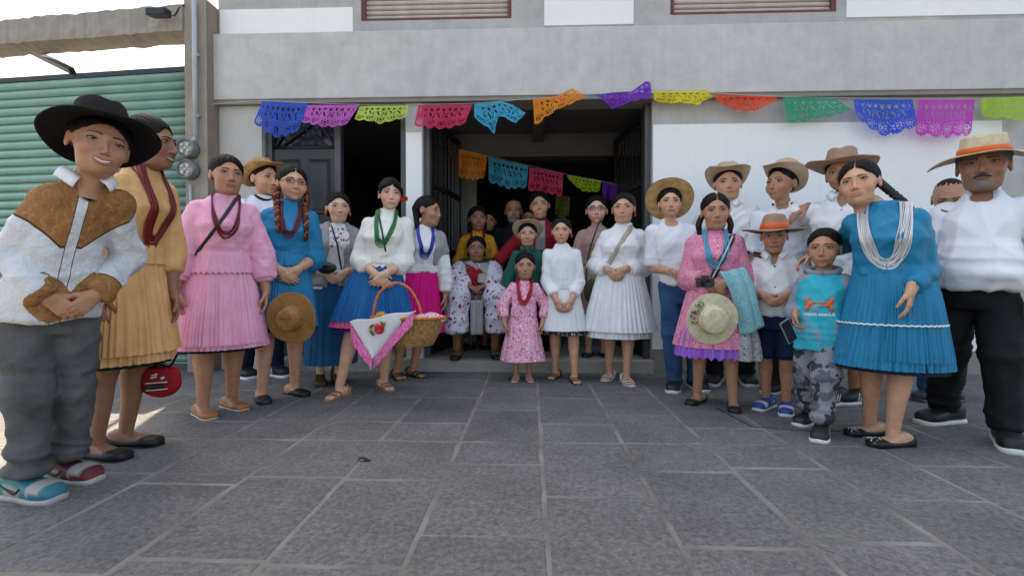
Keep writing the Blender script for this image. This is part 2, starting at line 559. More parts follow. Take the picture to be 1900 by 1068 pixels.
# threshold, interior shell
bb('step', -2.41, 1.055, FY - .075, FY + .262, -.02, .108, mat=M_step, bevel=.006)
bb('interior_floor', -2.79, 7.5, FY + .255, 10.0, -.02, .105, mat=M_step)
bb('interior_ceiling', -2.785, 7.5, FY + .252, 10.0, 2.55, 2.75, mat=M_ceil)
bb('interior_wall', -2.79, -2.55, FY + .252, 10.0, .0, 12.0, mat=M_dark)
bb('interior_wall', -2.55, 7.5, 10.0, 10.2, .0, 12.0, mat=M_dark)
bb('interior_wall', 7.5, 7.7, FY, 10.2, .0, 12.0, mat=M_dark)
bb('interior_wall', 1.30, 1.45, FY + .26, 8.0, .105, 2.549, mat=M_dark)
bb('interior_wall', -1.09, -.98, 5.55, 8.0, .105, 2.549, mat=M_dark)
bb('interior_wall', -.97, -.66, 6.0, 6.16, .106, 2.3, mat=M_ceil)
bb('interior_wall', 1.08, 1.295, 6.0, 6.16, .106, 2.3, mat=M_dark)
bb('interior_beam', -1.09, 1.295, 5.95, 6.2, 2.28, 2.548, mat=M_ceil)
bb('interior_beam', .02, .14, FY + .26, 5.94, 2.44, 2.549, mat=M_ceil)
bb('roof', -2.79, 7.7, FY, 10.2, 12.0, 12.2, mat=M_grey)

# left doorway: steel frame, one closed leaf, arched cross-braced fanlight
fr = MB()
fr.box(-2.40, -2.345, FY + .06, FY + .14, .109, 2.385).box(-1.165, -1.107, FY + .06, FY + .14, .109, 2.385)
fr.box(-2.345, -1.165, FY + .062, FY + .138, 2.33, 2.384).box(-1.77, -1.715, FY + .063, FY + .137, .109, 2.33)
o = fr.build('door_frame', M_greym, B, smooth=False); o.matrix_parent_inverse = Matrix.Translation((2.79, -FY, 0))
dl = bb('door', -2.343, -1.772, FY + .09, FY + .12, .11, 1.99, mat=M_doorm)
for (z0, z1) in ((.2, .75), (.85, 1.3), (1.4, 1.9)):
    for (x0, x1) in ((-2.29, -2.09), (-2.02, -1.82)):
        p = MB()
        V, fc = loft([[(x0, FY + .0895, z0), (x1, FY + .0895, z0), (x1, FY + .0895, z1), (x0, FY + .0895, z1)],
                      [(x0 + .012, FY + .073, z0 + .012), (x1 - .012, FY + .073, z0 + .012), (x1 - .012, FY + .073, z1 - .012), (x0 + .012, FY + .073, z1 - .012)],
                      [(x0 + .03, FY + .086, z0 + .03), (x1 - .03, FY + .086, z0 + .03), (x1 - .03, FY + .086, z1 - .03), (x0 + .03, FY + .086, z1 - .03)],
                      [(x0 + .06, FY + .078, z0 + .06), (x1 - .06, FY + .078, z0 + .06), (x1 - .06, FY + .078, z1 - .06), (x0 + .06, FY + .078, z1 - .06)]], cap0=False)
        p.add(V, fc).build('panel', M_doorm, dl, smooth=False)
tr = MB()
V, fc = tube([(-2.34 + .57 * t, FY + .1, 2.0 + .30 * math.sin(math.pi * t)) for t in np.linspace(0, 1, 17)], .013, 6); tr.add(V, fc)
V, fc = tube([(-2.30, FY + .1, 2.0), (-1.86, FY + .1, 2.31)], .009, 6); tr.add(V, fc)
V, fc = tube([(-1.82, FY + .1, 2.0), (-2.24, FY + .1, 2.31)], .009, 6); tr.add(V, fc)
tr.box(-2.343, -1.772, FY + .085, FY + .125, 1.992, 2.02)
o = tr.build('fanlight_bars', M_iron, B); o.matrix_parent_inverse = Matrix.Translation((2.79, -FY, 0))
bb('fanlight_glass', -2.343, -1.772, FY + .118, FY + .122, 2.022, 2.329, mat=M_glass)

# main doorway: dark jambs and the two black iron leaves folded inwards
bb('door_jamb', -.953, -.905, FY + .05, FY + .15, .109, 2.385, mat=M_greym)
bb('door_jamb', 1.00, 1.048, FY + .05, FY + .15, .109, 2.385, mat=M_greym)
def leaf(x, sx, y0, ang):
    e = MB()
    W, Hh = .92, 2.2
    e.box(0, .035, 0, .05, 0, Hh).box(0, .035, W - .05, W, 0, Hh).box(.001, .034, .05, W - .05, 0, .06).box(.001, .034, .05, W - .05, Hh - .06, Hh)
    e.box(.001, .034, .05, W - .05, .95, 1.0).box(.001, .034, .05, W - .05, 1.55, 1.60)
    e.box(.012, .022, .05, W - .05, .06, .95)
    for k in range(7):
        y = .05 + (W - .1) * (k + .5) / 7
        e.box(.01, .026, y - .008, y + .008, 1.0, 1.55); e.box(.01, .026, y - .008, y + .008, 1.6, Hh - .06)
    for k in range(3):
        y = .06 + (W - .12) * k / 3
        e.box(.006, .03, y + .03, y + .05, .1, .9)
    o = e.build('door', M_iron, B, smooth=False)
    o.matrix_parent_inverse = Matrix.Translation((2.79, -FY, 0))
    o.location = (x, y0, .115); o.rotation_euler = (0, 0, ang)
    return o
leaf(-.945, 1, FY + .155, math.radians(-9))
leaf(1.005, 1, FY + .155, math.radians(7))

# ------------------------------------------------------------------ neighbouring yard front with roller shutter
NB = empty('yard_gateway', (-3.0, 4.2, 0)); tag(NB, 'bare concrete gateway pillar and beam left of the grey building', 'gateway')
ang = math.radians(-5.7)
GL = empty('tmp', (0, 0, 0))
bpy.data.objects.remove(GL)
def nb(name, mb, mat, smooth=False, parent=NB):
    return mb.build(name, mat, parent, smooth)
nb('pillar', MB().box(.01, .205, -.0, .25, 0, 3.22), M_conc)
nb('pillar_side', MB().box(.2052, .2085, .004, .155, 0, 3.20), M_brown)
NB2 = None
def rot(x, y):  # gateway axis runs left and slightly away
    c, s = math.cos(ang), math.sin(ang)
    return (x * c - y * s, x * s + y * c)
def rbox(mb, x0, x1, y0, y1, z0, z1):
    V = []
    for x in (x0, x1):
        for y in (y0, y1):
            for z in (z0, z1):
                a, b = rot(x, y); V.append((a, b, z))
    mb.add(V, [[(0, 1, 3, 2), (4, 6, 7, 5), (0, 4, 5, 1), (2, 3, 7, 6), (0, 2, 6, 4), (1, 5, 7, 3)]])
    return mb
# rough-cast beam: subdivided box with worn edges
bx = np.linspace(-3.6, .008, 60)
sec = [(-.02, 2.945), (-.022, 3.0), (-.018, 3.08), (-.02, 3.165), (.12, 3.172), (.22, 3.165), (.22, 2.948), (.1, 2.942)]
rs = np.random.RandomState(5)
rings = []
for x in bx:
    wv = rs.randn(len(sec), 2) * .0045
    rings.append([(*rot(x, y + wv[i, 0]), z + wv[i, 1] + .002 * math.sin(x * 3 + i)) for i, (y, z) in enumerate(sec)])
V, fc = loft(rings); nb('beam', MB().add(V, fc), M_conc)
nb('cross_bar', rbox(MB(), -3.5, .0, .12, .16, 2.662, 2.705), M_iron)
_o = np.array((-3.0, 4.2, 0)); V, fc = tube([at(52, 92, 4.75) - _o, at(134, 132, 4.42) - _o], .034, 4); nb('roof_bar', MB().add(V, fc), M_iron)

M_shut = plain('green_shutter_paint', (.235, .415, .36), .36, .1, 3, .05, 60)
SH = empty('roller_shutter', (-3.0, 4.2, 0)); tag(SH, 'closed sea-green roller shutter with horizontal corrugated slats', 'shutter')
prof = []
for t in np.linspace(0, 1, 10):
    prof.append((.045 * (1 - math.sin(math.pi * t) ** .8) - .012, t * .078))
ring = lambda x: [(*rot(x, .10 + y), z) for y, z in prof] + [(*rot(x, .16), .078), (*rot(x, .16), 0)]
V, fc = loft([ring(-3.6), ring(-1.8), ring(.009)])
me = new_mesh('slat', V, fc, True); me.materials.append(M_shut)
for k in range(33):
    s = obj('slat', me, None, SH); s.location = (0, 0, .06 + k * .0788)
nb('bottom_bar', rbox(MB(), -3.6, .009, .08, .17, .0, .055), M_greym, parent=SH)

# conduit, meters, floodlight on the pillar
M_pvc = plain('pale_conduit', (.42, .47, .50), .45, .08, 5, .03)
cd = MB()
V, fc = tube([(-2.875, 4.165, z) for z in np.linspace(2.03, 5.9, 6)], .019, 12); cd.add(V, fc)
V, fc = tube([(-2.93, 4.175, 1.62), (-2.93, 4.175, .1)], .012, 8); cd.add(V, fc)
for z in (2.2, 2.72, 3.3): cd.box(-2.90, -2.85, 4.158, 4.199, z, z + .02)
V, fc = tube([(-2.875, 4.165, 2.03), (-2.90, 4.16, 1.99), (-2.93, 4.155, 1.97)], .016, 8); cd.add(V, fc)
cd.build('conduit', M_pvc)
tag(bpy.data.objects['conduit'], 'pale grey electrical conduit running up the concrete pillar', 'conduit')
M_mcase = plain('meter_case', (.16, .165, .17), .45, .15, 8, .05)
M_mface = plain('meter_face', (.50, .50, .48), .3, .3, 30, .05)
def meter(z, lab):
    e = empty('electric_meter', (-2.935, 4.19, z)); tag(e, lab, 'meter', 'meters on the pillar')
    th = np.linspace(0, 2 * math.pi, 28, endpoint=False)
    def rg(r, y): return [(r * math.cos(t), y, r * math.sin(t)) for t in th]
    V, fc = loft([rg(.078, .008), rg(.082, -.03), rg(.080, -.075), rg(.070, -.085), rg(.066, -.078), rg(.064, -.06)])
    MB().add(V, fc).build('case', M_mcase, e)
    f = MB(); f.add(*loft([rg(.062, -.055), rg(.06, -.064)])); f.build('dial', M_mface, e)
    for (x, zz) in ((-.026, .022), (.024, .026), (.0, -.004), (-.024, -.03), (.028, -.026)):
        d = MB(); d.add(*loft([[(x + .014 * math.cos(t), y, zz + .014 * math.sin(t)) for t in th] for y in (-.06, -.082)])); d.build('terminal', M_pvc if x > 0 else M_mface, e)
meter(1.925, 'round grey electric meter, upper of two on the pillar')
meter(1.745, 'round grey electric meter, lower of two on the pillar')
fl = empty('floodlight', (-3.12, 4.15, 3.05)); tag(fl, 'small black floodlight hung from the concrete beam end', 'lamp')
V, fc = loft([[(-.085, -.11, -.045), (.085, -.11, -.045), (.085, -.11, .015), (-.085, -.11, .015)], [(-.07, -.02, -.03), (.07, -.02, -.03), (.07, -.02, .03), (-.07, -.02, .03)]])
MB().add(V, fc).build('housing', M_iron, fl, smooth=False)
MB().box(-.075, .075, -.114, -.11, -.04, .01).build('lens', M_glass, fl, smooth=False)
V, fc = tube([(.03, -.03, 0), (.06, .03, .02), (.10, .035, .09), (.14, .04, .12)], .006, 6); MB().add(V, fc).build('bracket', M_iron, fl)

# ------------------------------------------------------------------ paper bunting with real cut-outs
def paper(name, c):
    if name in _M: return _M[name]
    m, N, L, b = nt(name)
    L.new(ramp(N, L, noise(N, L, coords(N, L), 12), [(.3, tuple(x * .85 for x in c)), (.7, c)]), b.inputs['Base Color'])
    b.inputs['Roughness'].default_value = .6
    tr = N.new('ShaderNodeBsdfTranslucent'); tr.inputs[0].default_value = (*c, 1)
    mx = N.new('ShaderNodeMixShader'); mx.inputs[0].default_value = .35
    L.new(b.outputs[0], mx.inputs[1]); L.new(tr.outputs[0], mx.inputs[2]); L.new(mx.outputs[0], N['Material Output'].inputs[0])
    _M[name] = m; return m
PAP = {k: paper('paper_' + k, v) for k, v in dict(
    blue=lin(40, 90, 215), pink=lin(225, 105, 215), lime=lin(205, 230, 105), crimson=lin(225, 45, 100), cyan=lin(25, 175, 215),
    orange=lin(255, 145, 10), purple=lin(120, 20, 190), yellow=lin(245, 225, 30), red=lin(250, 70, 20), green=lin(20, 165, 125),
    leaf=lin(175, 215, 35), magenta=lin(215, 70, 200), teal=lin(20, 130, 160), olive=lin(120, 120, 20)).items()}
def flag(parent, cols, Y, mat, seed, scallop=5, nx=64, ny=34, deep=0.0):
    rs = np.random.RandomState(seed)
    top = np.array([at(*a, Y) for a, b in cols]); bot = np.array([at(*b, Y) for a, b in cols])
    k = np.concatenate([[0], np.cumsum(np.linalg.norm(np.diff(top, axis=0), axis=1) + .5 * np.linalg.norm(np.diff(bot, axis=0), axis=1))]); k /= k[-1]
    u = np.linspace(0, 1, nx + 1)
    T = np.stack([np.interp(u, k, top[:, i]) for i in range(3)], -1); Bt = np.stack([np.interp(u, k, bot[:, i]) for i in range(3)], -1)
    v = np.linspace(0, 1, ny + 1)
    sc = 1 - .12 * np.abs(np.sin(np.pi * scallop * u)) ** .6 * 0 - .11 * (1 - np.abs(np.sin(np.pi * scallop * u)) ** .7)
    Vv = v[None, :] * sc[:, None]
    P = T[:, None] + (Bt - T)[:, None] * Vv[..., None]
    hgt = np.linalg.norm(Bt - T, axis=1)[:, None]
    P[..., 1] += .018 * np.sin(u * 7 + rs.rand() * 6)[:, None] * Vv + .01 * np.sin(u * 15 + rs.rand() * 6)[:, None] * Vv - .05 * deep * Vv
    uc = (u[:-1] + u[1:])[:, None] / 2; vc = (v[:-1] + v[1:])[None, :] / 2
    wd = np.linalg.norm(T[-1] - T[0]) + 1e-3
    X = uc * 20; Z = vc * 9
    hole = np.zeros((nx, ny), bool)
    # row of cut lettering-like slits, rosettes and a dotted fringe
    band = (vc > .36) & (vc < .56) & (uc > .12) & (uc < .88)
    hole |= band & (np.sin(uc * 78 + 1.5 * np.sin(vc * 19 + uc * 31)) > .55)
    lo = (vc > .62) & (vc < .93)
    ro = np.hypot((uc * 5 % 1) - .5, (vc - .78) * 3.0)
    hole |= lo & (np.abs(ro - .28) < .065) & (np.sin(np.arctan2((vc - .78) * 3, (uc * 5 % 1) - .5) * 6) > -.2)
    hole |= lo & (ro < .10)
    hole |= (vc > .12) & (vc < .30) & (np.hypot((uc * 9 % 1) - .5, (vc - .21) * 5) < .26) & (uc > .06) & (uc < .94)
    hole |= (vc > .62) & (np.sin(uc * 130) * np.sin(vc * 52 + 3) > .62)
    hole |= (vc < .36) & (vc > .1) & (np.sin(uc * 96 + 2) * np.sin(vc * 60) > .72)
    hole[:, :2] = False; hole[:1] = False; hole[-1:] = False
    idx = np.arange((nx + 1) * (ny + 1)).reshape(nx + 1, ny + 1)
    q = np.stack([idx[:-1, :-1], idx[1:, :-1], idx[1:, 1:], idx[:-1, 1:]], -1)[~hole]
    me = new_mesh('paper_flag', P.reshape(-1, 3), [q], False)
    o = obj('paper_flag', me, mat, parent)
    o.matrix_parent_inverse = Matrix.Translation(-parent.location)
    return o
Y1 = 4.235
gl = empty('paper_garland', tuple(at(487, 188, Y1))); tag(gl, 'string of multicoloured cut-paper flags strung across the front of the building', 'garland')
FLAGS = [('blue', [((487, 188), (471, 230)), ((530, 190), (512, 256)), ((572, 192), (553, 246))]),
 ('pink', [((570, 195), (556, 227)), ((620, 195), (600, 237)), ((667, 195), (642, 232))]),
 ('lime', [((668, 197), (656, 222)), ((715, 196), (705, 230)), ((758, 196), (754, 217))]),
 ('crimson', [((776, 195), (769, 236)), ((825, 195), (815, 240)), ((876, 194), (862, 232))]),
 ('cyan', [((880, 193), (881, 222)), ((905, 191), (917, 249)), ((930, 188), (926, 218)), ((950, 194), (959, 232)), ((974, 209), (976, 212))]),
 ('orange', [((989, 185), (992, 236)), ((1010, 182), (1012, 220)), ((1035, 178), (1040, 204)), ((1062, 164), (1065, 193)), ((1086, 178), (1086, 181))]),
 ('purple', [((1106, 177), (1108, 181)), ((1135, 172), (1135, 203)), ((1172, 170), (1170, 192)), ((1198, 151), (1202, 186)), ((1207, 153), (1207, 183))]),
 ('yellow', [((1213, 170), (1213, 187)), ((1290, 169), (1295, 196)), ((1310, 166), (1310, 186)), ((1322, 178), (1322, 180))]),
 ('red', [((1325, 175), (1327, 187)), ((1360, 176), (1365, 204)), ((1400, 178), (1400, 207)), ((1441, 180), (1441, 188))]),
 ('green', [((1453, 181), (1462, 229)), ((1550, 183), (1540, 218)), ((1577, 202), (1577, 205))]),
 ('blue', [((1583, 185), (1586, 215)), ((1610, 185), (1612, 238)), ((1645, 185), (1650, 254)), ((1693, 185), (1701, 235))]),
 ('magenta', [((1704, 185), (1701, 249)), ((1750, 185), (1752, 258)), ((1809, 185), (1806, 250))]),
 ('leaf', [((1821, 183), (1823, 215)), ((1860, 182), (1862, 222)), ((1912, 180), (1908, 226))])]
for i, (c, cols) in enumerate(FLAGS):
    flag(gl, cols, Y1, PAP[c], i, deep=.5 if c in ('orange', 'purple', 'cyan') else 0)
sp = [at(x, y - 1, Y1 + .004) for x, y in ((380, 196), (487, 188), (572, 192), (667, 195), (758, 195), (876, 193), (990, 184), (1106, 176), (1207, 168), (1325, 174), (1441, 180), (1577, 183), (1700, 184), (1810, 184), (1940, 180))]
V, fc = tube(spline(sp, 90), .0022, 5); s = MB().add(V, fc).build('string', M_pvc, gl); s.matrix_parent_inverse = Matrix.Translation(-gl.location)
Y2 = 5.35
gl2 = empty('paper_garland', tuple(at(851, 277, Y2))); tag(gl2, 'sagging string of cut-paper flags hung inside the dark doorway', 'garland')
for i, (c, cols) in enumerate([('orange', [((851, 277), (851, 330)), ((878, 283), (880, 335)), ((904, 288), (899, 330))]),
 ('cyan', [((906, 291), (907, 338)), ((945, 300), (945, 352)), ((980, 308), (977, 348))]),
 ('crimson', [((982, 310), (980, 354)), ((1045, 322), (1043, 364))]),
 ('leaf', [((1052, 325), (1056, 334)), ((1085, 331), (1082, 357)), ((1116, 336), (1112, 356))]),
 ('purple', [((1118, 337), (1116, 370)), ((1153, 344), (1150, 374))]),
 ('olive', [((1032, 362), (1030, 400)), ((1058, 365), (1056, 402))])]):
    flag(gl2, cols, Y2 + (.4 if c == 'olive' else 0), PAP[c], 40 + i)
V, fc = tube(spline([at(x, y, Y2 + .004) for x, y in ((800, 262), (851, 276), (905, 289), (980, 307), (1050, 323), (1117, 336), (1165, 345))], 40), .002, 5); s = MB().add(V, fc).build('string', M_pvc, gl2); s.matrix_parent_inverse = Matrix.Translation(-gl2.location)

# a hairline seam of a cover set into the paving, a dry leaf
M_seam = plain('dark_seam', (.03, .03, .03), .9, .3, 20, 0)
sp_ = [ground(*p) for p in ((1330, 758), (1394, 792), (1510, 801), (1600, 799))]
V, fc = tube([(p[0], p[1], .0052) for p in sp_], .006, 4, .15, ref=(0, 0, 1)); o = MB().add(V, fc).build('cover_seam', M_seam, pv)
lp_ = ground(676, 856)
lf = []
for t in np.linspace(0, 1, 9):
    w = .013 * math.sin(math.pi * t) ** .8 + .0006
    lf.append([(lp_[0] - .03 + .06 * t, lp_[1] + k * w, .007 + .006 * k * k + .006 * math.sin(t * 5)) for k in (-1, -.5, 0, .5, 1)])
V, fc = loft(lf, closed=False); o = MB().add(V, fc).build('dry_leaf', plain('dry_leaf', (.035, .025, .016), .8, .3, 60))
tag(o, 'small dark dry leaf lying on the paving slabs', 'leaf')
# ------------------------------------------------------------------ people
M_skin = attr_mat('skin', .43, .42, 140, .12, var=.10)
M_eye = attr_mat('eye', .35, .25, 10, 0, var=.0)
M_colcloth = attr_mat('painted_cloth', .75, .3, 200, .25, var=.07)
M_shoe = attr_mat('shoe_surface', .5, .4, 160, .15, var=.08)
def hair_mat(name, c):
    m, N, L, b = nt(name)
    co = coords(N, L, (130, 130, 22))
    n = noise(N, L, co, 1.0, 4, .7)
    L.new(ramp(N, L, n, [(.3, tuple(x * .5 for x in c)), (.75, tuple(x * 1.9 for x in c))]), b.inputs['Base Color'])
    b.inputs['Roughness'].default_value = .55; b.inputs['Specular IOR Level'].default_value = .16
    bump(N, L, b, n, .8, .004); return m
M_hair = hair_mat('black_hair', (.007, .0052, .0048))
M_hairg = hair_mat('grey_hair', (.10, .095, .09))

SK = dict(tan=(.58, .31, .195), mid=(.43, .213, .128), dark=(.285, .132, .080), light=(.66, .39, .265))

def head_fn(o):
    """signed distance of a head in its own metres (chin -.112, crown +.113, looking along -y)"""
    fw, jw, ns, ck = o.get('fw', 1.0), o.get('jw', 1.0), o.get('nose', 1.0), o.get('cheek', 1.0)
    fat = o.get('fat', 0.0)
    def f(P):
        Q = P.copy(); Q[:, 0] = np.abs(Q[:, 0])
        d = sd_ell(Q, (0, .016, .030), (.073 * fw, .091, .084))
        d = smin(d, sd_ell(Q, (0, -.030, -.018), (.0625 * fw, .058, .072)), .03)
        d = smin(d, sd_ell(Q, (0, -.030, -.062), ((.0445 + fat * .008) * jw, .050, .043)), .028)
        d = smin(d, sd_ell(Q, (0, -.070, -.097), (.017 * jw, .014, .013)), .022)
        if fat: d = smin(d, sd_ell(Q, (0, -.025, -.092), (.046 * jw, .045, .026 + .01 * fat)), .03)
        d = smin(d, sd_ell(Q, (.037 * fw, -.060, -.032), (.021 * ck, .020, .023)), .022)
        d = smin(d, sd_cap(Q, (0, -.081, .024), (.036 * fw, -.073, .022), .0085, .007), .014)
        d = smax(d, -sd_ell(Q, (.0315 * fw, -.096, .004), (.0165, .0115, .0095)), .014)
        d = smin(d, sd_ell(Q, (0, -.077, -.067), (.025, .0135, .019)), .016)
        d = smin(d, sd_cap(Q, (0, -.086, .012), (0, -.1030, -.036), .0050, .0082 * ns), .010)
        d = smin(d, sd_ell(Q, (.0102 * ns, -.0915, -.041), (.0074 * ns, .0098, .0072)), .007)
        # ear
        e = sd_ell(Q, (.075 * fw, .014, -.006), (.0085, .019, .031))
        e = smax(e, -sd_ell(Q, (.084 * fw, .010, -.003), (.006, .010, .017)), .006)
        d = smin(d, e, .008)
        d = smin(d, sd_cap(Q, (0, .012, -.07), (0, .030, -.235), .037 * o.get('neck', 1.0), .043 * o.get('neck', 1.0)), .020)
        return d
    return f

def fgrid(a0, a1, n): return np.linspace(a0, a1, n)

def make_head(o, mb, X, skin, h):
    """adds head, eyes, brows, lips to mb; X maps head metres -> person metres"""
    f = head_fn(o)
    V, Q = nets(f, (-.094, -.122, -.215), (.0945, .118, .122), h)
    V = relax(V, Q, 1, .35)
    skin = np.array(skin)
    fw = o.get('fw', 1.0)
    # complexion: warmer cheeks, nose and ears, darkened eye sockets; forehead and nose highlight painted in
    c = np.ones((len(V), 1)) * skin
    ax = np.abs(V[:, 0])
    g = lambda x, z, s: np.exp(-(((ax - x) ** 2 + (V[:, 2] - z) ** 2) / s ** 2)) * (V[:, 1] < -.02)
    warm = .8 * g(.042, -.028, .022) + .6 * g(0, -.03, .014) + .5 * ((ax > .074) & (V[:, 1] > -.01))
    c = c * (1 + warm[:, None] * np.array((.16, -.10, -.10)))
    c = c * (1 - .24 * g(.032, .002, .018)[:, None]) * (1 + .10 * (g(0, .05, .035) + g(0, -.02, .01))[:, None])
    if o.get('beard'):
        bc = np.array(o['beard'])
        m = np.clip(1.2 * (np.exp(-((ax / .034) ** 2 + ((V[:, 2] + .095) / .022) ** 2)) + .9 * np.exp(-((ax / .03) ** 2 + ((V[:, 2] + .056) / .008) ** 2))), 0, .9) * (V[:, 1] < -.03)
        if o.get('fullbeard'): m = np.maximum(m, .85 * ((V[:, 2] < -.05) & (V[:, 2] > -.14) & (V[:, 1] < .0) & (np.hypot(ax / .024, (V[:, 2] + .069) / .010) > 1)))
        c = c * (1 - m[:, None]) + bc * m[:, None]
    if o.get('stubble'):
        m = .35 * (V[:, 2] < -.04) * (V[:, 1] < .0); c = c * (1 - m[:, None] * .5)
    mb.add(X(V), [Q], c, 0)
    def face(x, z, off=0.0):
        P = np.stack([np.asarray(x, float), np.full(len(x), -.02), np.asarray(z, float)], -1)
        R, hit = march(f, P, (0, 1, 0), .36, off)
        return R
    hc = np.array(o.get('hairc', (.012, .009, .008)))
    # eyes
    open_ = o.get('eye', 1.0)
    for s in (-1, 1):
        ex, ez = s * .0315 * fw, .0035
        yc = face([ex], [ez])[0, 1] - .0030
        u = fgrid(-1, 1, 13); v = fgrid(-1, 1, 9)
        U, W = np.meshgrid(u, v, indexing='ij')
        hh_ = np.clip(1 - U ** 2, 0, 1) ** .75
        dx = U * .0152; dz = np.where(W > 0, W * .0070 * open_, W * .0046 * open_) * hh_ + .0012 * U * s
        R = .0155
        y = yc + R - np.sqrt(R * R - np.clip(dx ** 2 + dz ** 2, 0, .0002))
        Pp = np.stack([ex + dx, y, ez + dz], -1).reshape(-1, 3)
        gx = o.get('gaze', 0.0) * .004
        rr = np.hypot(dx - gx, dz - .0006).ravel()
        cc = np.where(rr[:, None] < .0030, (.004, .003, .003), np.where(rr[:, None] < .0076, (.018, .009, .005), (.50, .45, .42)))
        hl = np.hypot(dx - gx + .002, dz - .0025).ravel() < .0011
        cc[hl] = (.9, .9, .9)
        idx = np.arange(13 * 9).reshape(13, 9)
        q = np.stack([idx[:-1, :-1], idx[1:, :-1], idx[1:, 1:], idx[:-1, 1:]], -1).reshape(-1, 4)
        mb.add(X(Pp), [q], cc, 1)
        # lids
        up_ = np.stack([ex + u * .0160, yc + R - np.sqrt(R * R - np.clip((u * .0138) ** 2, 0, .0002)) - .0012, ez + .0070 * open_ * np.clip(1 - u ** 2, 0, 1) ** .75 + .0012 * u * s + .0005], -1)
        mb.add(*tube_x(up_, .0023, 6, X), col=hc * .8, mi=0)
        lid = up_ + np.array((0, .0014, .0030)); mb.add(*tube_x(lid, .0030, 7, X), col=skin * .80, mi=0)
        lo_ = np.stack([ex + u * .0138, yc + R - np.sqrt(R * R - np.clip((u * .0138) ** 2, 0, .0002)) - .0002, ez - .0048 * open_ * np.clip(1 - u ** 2, 0, 1) ** .75 + .0012 * u * s - .0012], -1)
        mb.add(*tube_x(lo_, .0018, 6, X), col=skin * .82, mi=0)
        # brow
        t = fgrid(0, 1, 12)
        bx = s * (.0125 + .0345 * t) * fw; bz = .0222 + .0060 * np.sin(t * 2.4) - .0050 * t + o.get('browz', 0)
        bp = face(bx, bz, .0)
        mb.add(*tube_x(bp, .0036 * o.get('brow', 1.0) * (1 - .75 * t ** 1.6), 6, X, flat=.5), col=hc * 2.2, mi=0)
        # nostril
        th = fgrid(0, 2 * np.pi, 9)[:-1]
        nb_ = face([s * .0075], [-.0475])[0]
        mb.add(X(np.array([[nb_[0] + .0036 * np.cos(a), nb_[1] - .0006, -.0468 + .0016 * np.sin(a)] for a in th] + [[nb_[0], nb_[1] - .0012, -.0468]])),
               [np.stack([np.arange(8), np.roll(np.arange(8), -1), np.full(8, 8)], -1)], skin * .22, 0)
    # mouth
    sm = o.get('smile', .0); op = o.get('open', 0.0)
    mw = .0225 * (1 + .28 * sm) * o.get('mw', 1.0)
    u = fgrid(-1, 1, 15); z0 = -.0680 + sm * (.009 * u ** 2 - .002)
    prof = np.clip(1 - u ** 2, 0, 1) ** .6
    lipc = skin * np.array(o.get('lip', (.80, .58, .58)))
    gap = op * (1 - u ** 2)
    zu = z0 + .0026 + gap * .35 - .0012 * np.exp(-(u / .12) ** 2); zl = z0 - .0036 - gap * .65
    up_ = face(u * mw, zu); lo_ = face(u * mw, zl)
    if op:
        w = fgrid(-1, 1, 6)
        Z = (zu[:, None] + zl[:, None]) / 2 + (zu - zl)[:, None] / 2 * w[None] * .98
        Y = ((up_[:, 1] + lo_[:, 1]) / 2)[:, None] - .0008 + 0 * w[None]
        Pp = np.stack([np.repeat(u[:, None] * mw * .97, 6, 1), Y, Z], -1).reshape(-1, 3)
        tz = np.repeat(w[None], 15, 0).ravel(); ux = np.repeat(u[:, None], 6, 1).ravel()
        cc = np.where(((tz > -.55) & (np.abs(ux) < .86))[:, None], (.72, .69, .62), (.05, .012, .012))
        idx = np.arange(90).reshape(15, 6)
        mb.add(X(Pp), [np.stack([idx[:-1, :-1], idx[1:, :-1], idx[1:, 1:], idx[:-1, 1:]], -1).reshape(-1, 4)], cc, 1)
    mb.add(*tube_x(up_, .0010 + .0040 * prof * o.get('lipw', 1), 8, X, flat=.5), col=lipc, mi=0)
    mb.add(*tube_x(lo_, .0010 + .0050 * prof * o.get('lipw', 1), 8, X, flat=.55), col=lipc * 1.1, mi=0)
    if not op:
        ln = face(u * mw * 1.06, z0 - .0004); ln[:, 1] -= .0030 * prof
        mb.add(*tube_x(ln, .0009, 5, X), col=skin * .25, mi=0)
    if sm > .5 and not o.get('young'):  # smile folds
        for s in (-1, 1):
            pts = face(np.array([.016, .024, .030, .0325]) * s * fw, np.array([-.040, -.046, -.057, -.069]))
            mb.add(*tube_x(spline(pts, 8), .0012, 5, X), col=skin * .78, mi=0)
    if o.get('moustache'):
        u = fgrid(-1, 1, 13); mp = face(u * .030, -.0565 - .008 * u ** 2)
        mb.add(*tube_x(mp, .0065 * (1 - .7 * u ** 2), 8, X, flat=.6), col=o['moustache'], mi=0)
    if o.get('goatee'):
        u = fgrid(-1, 1, 11); mp = face(u * .026, -.095 + .006 * u ** 2)
        mb.add(*tube_x(mp, .015 * (1 - .55 * u ** 2), 10, X, flat=.28), col=o['goatee'], mi=0)
    return f, face

def tube_x(path, rad, n, X, flat=None):
    V, fc = tube(path, rad, n, flat); return X(V), fc

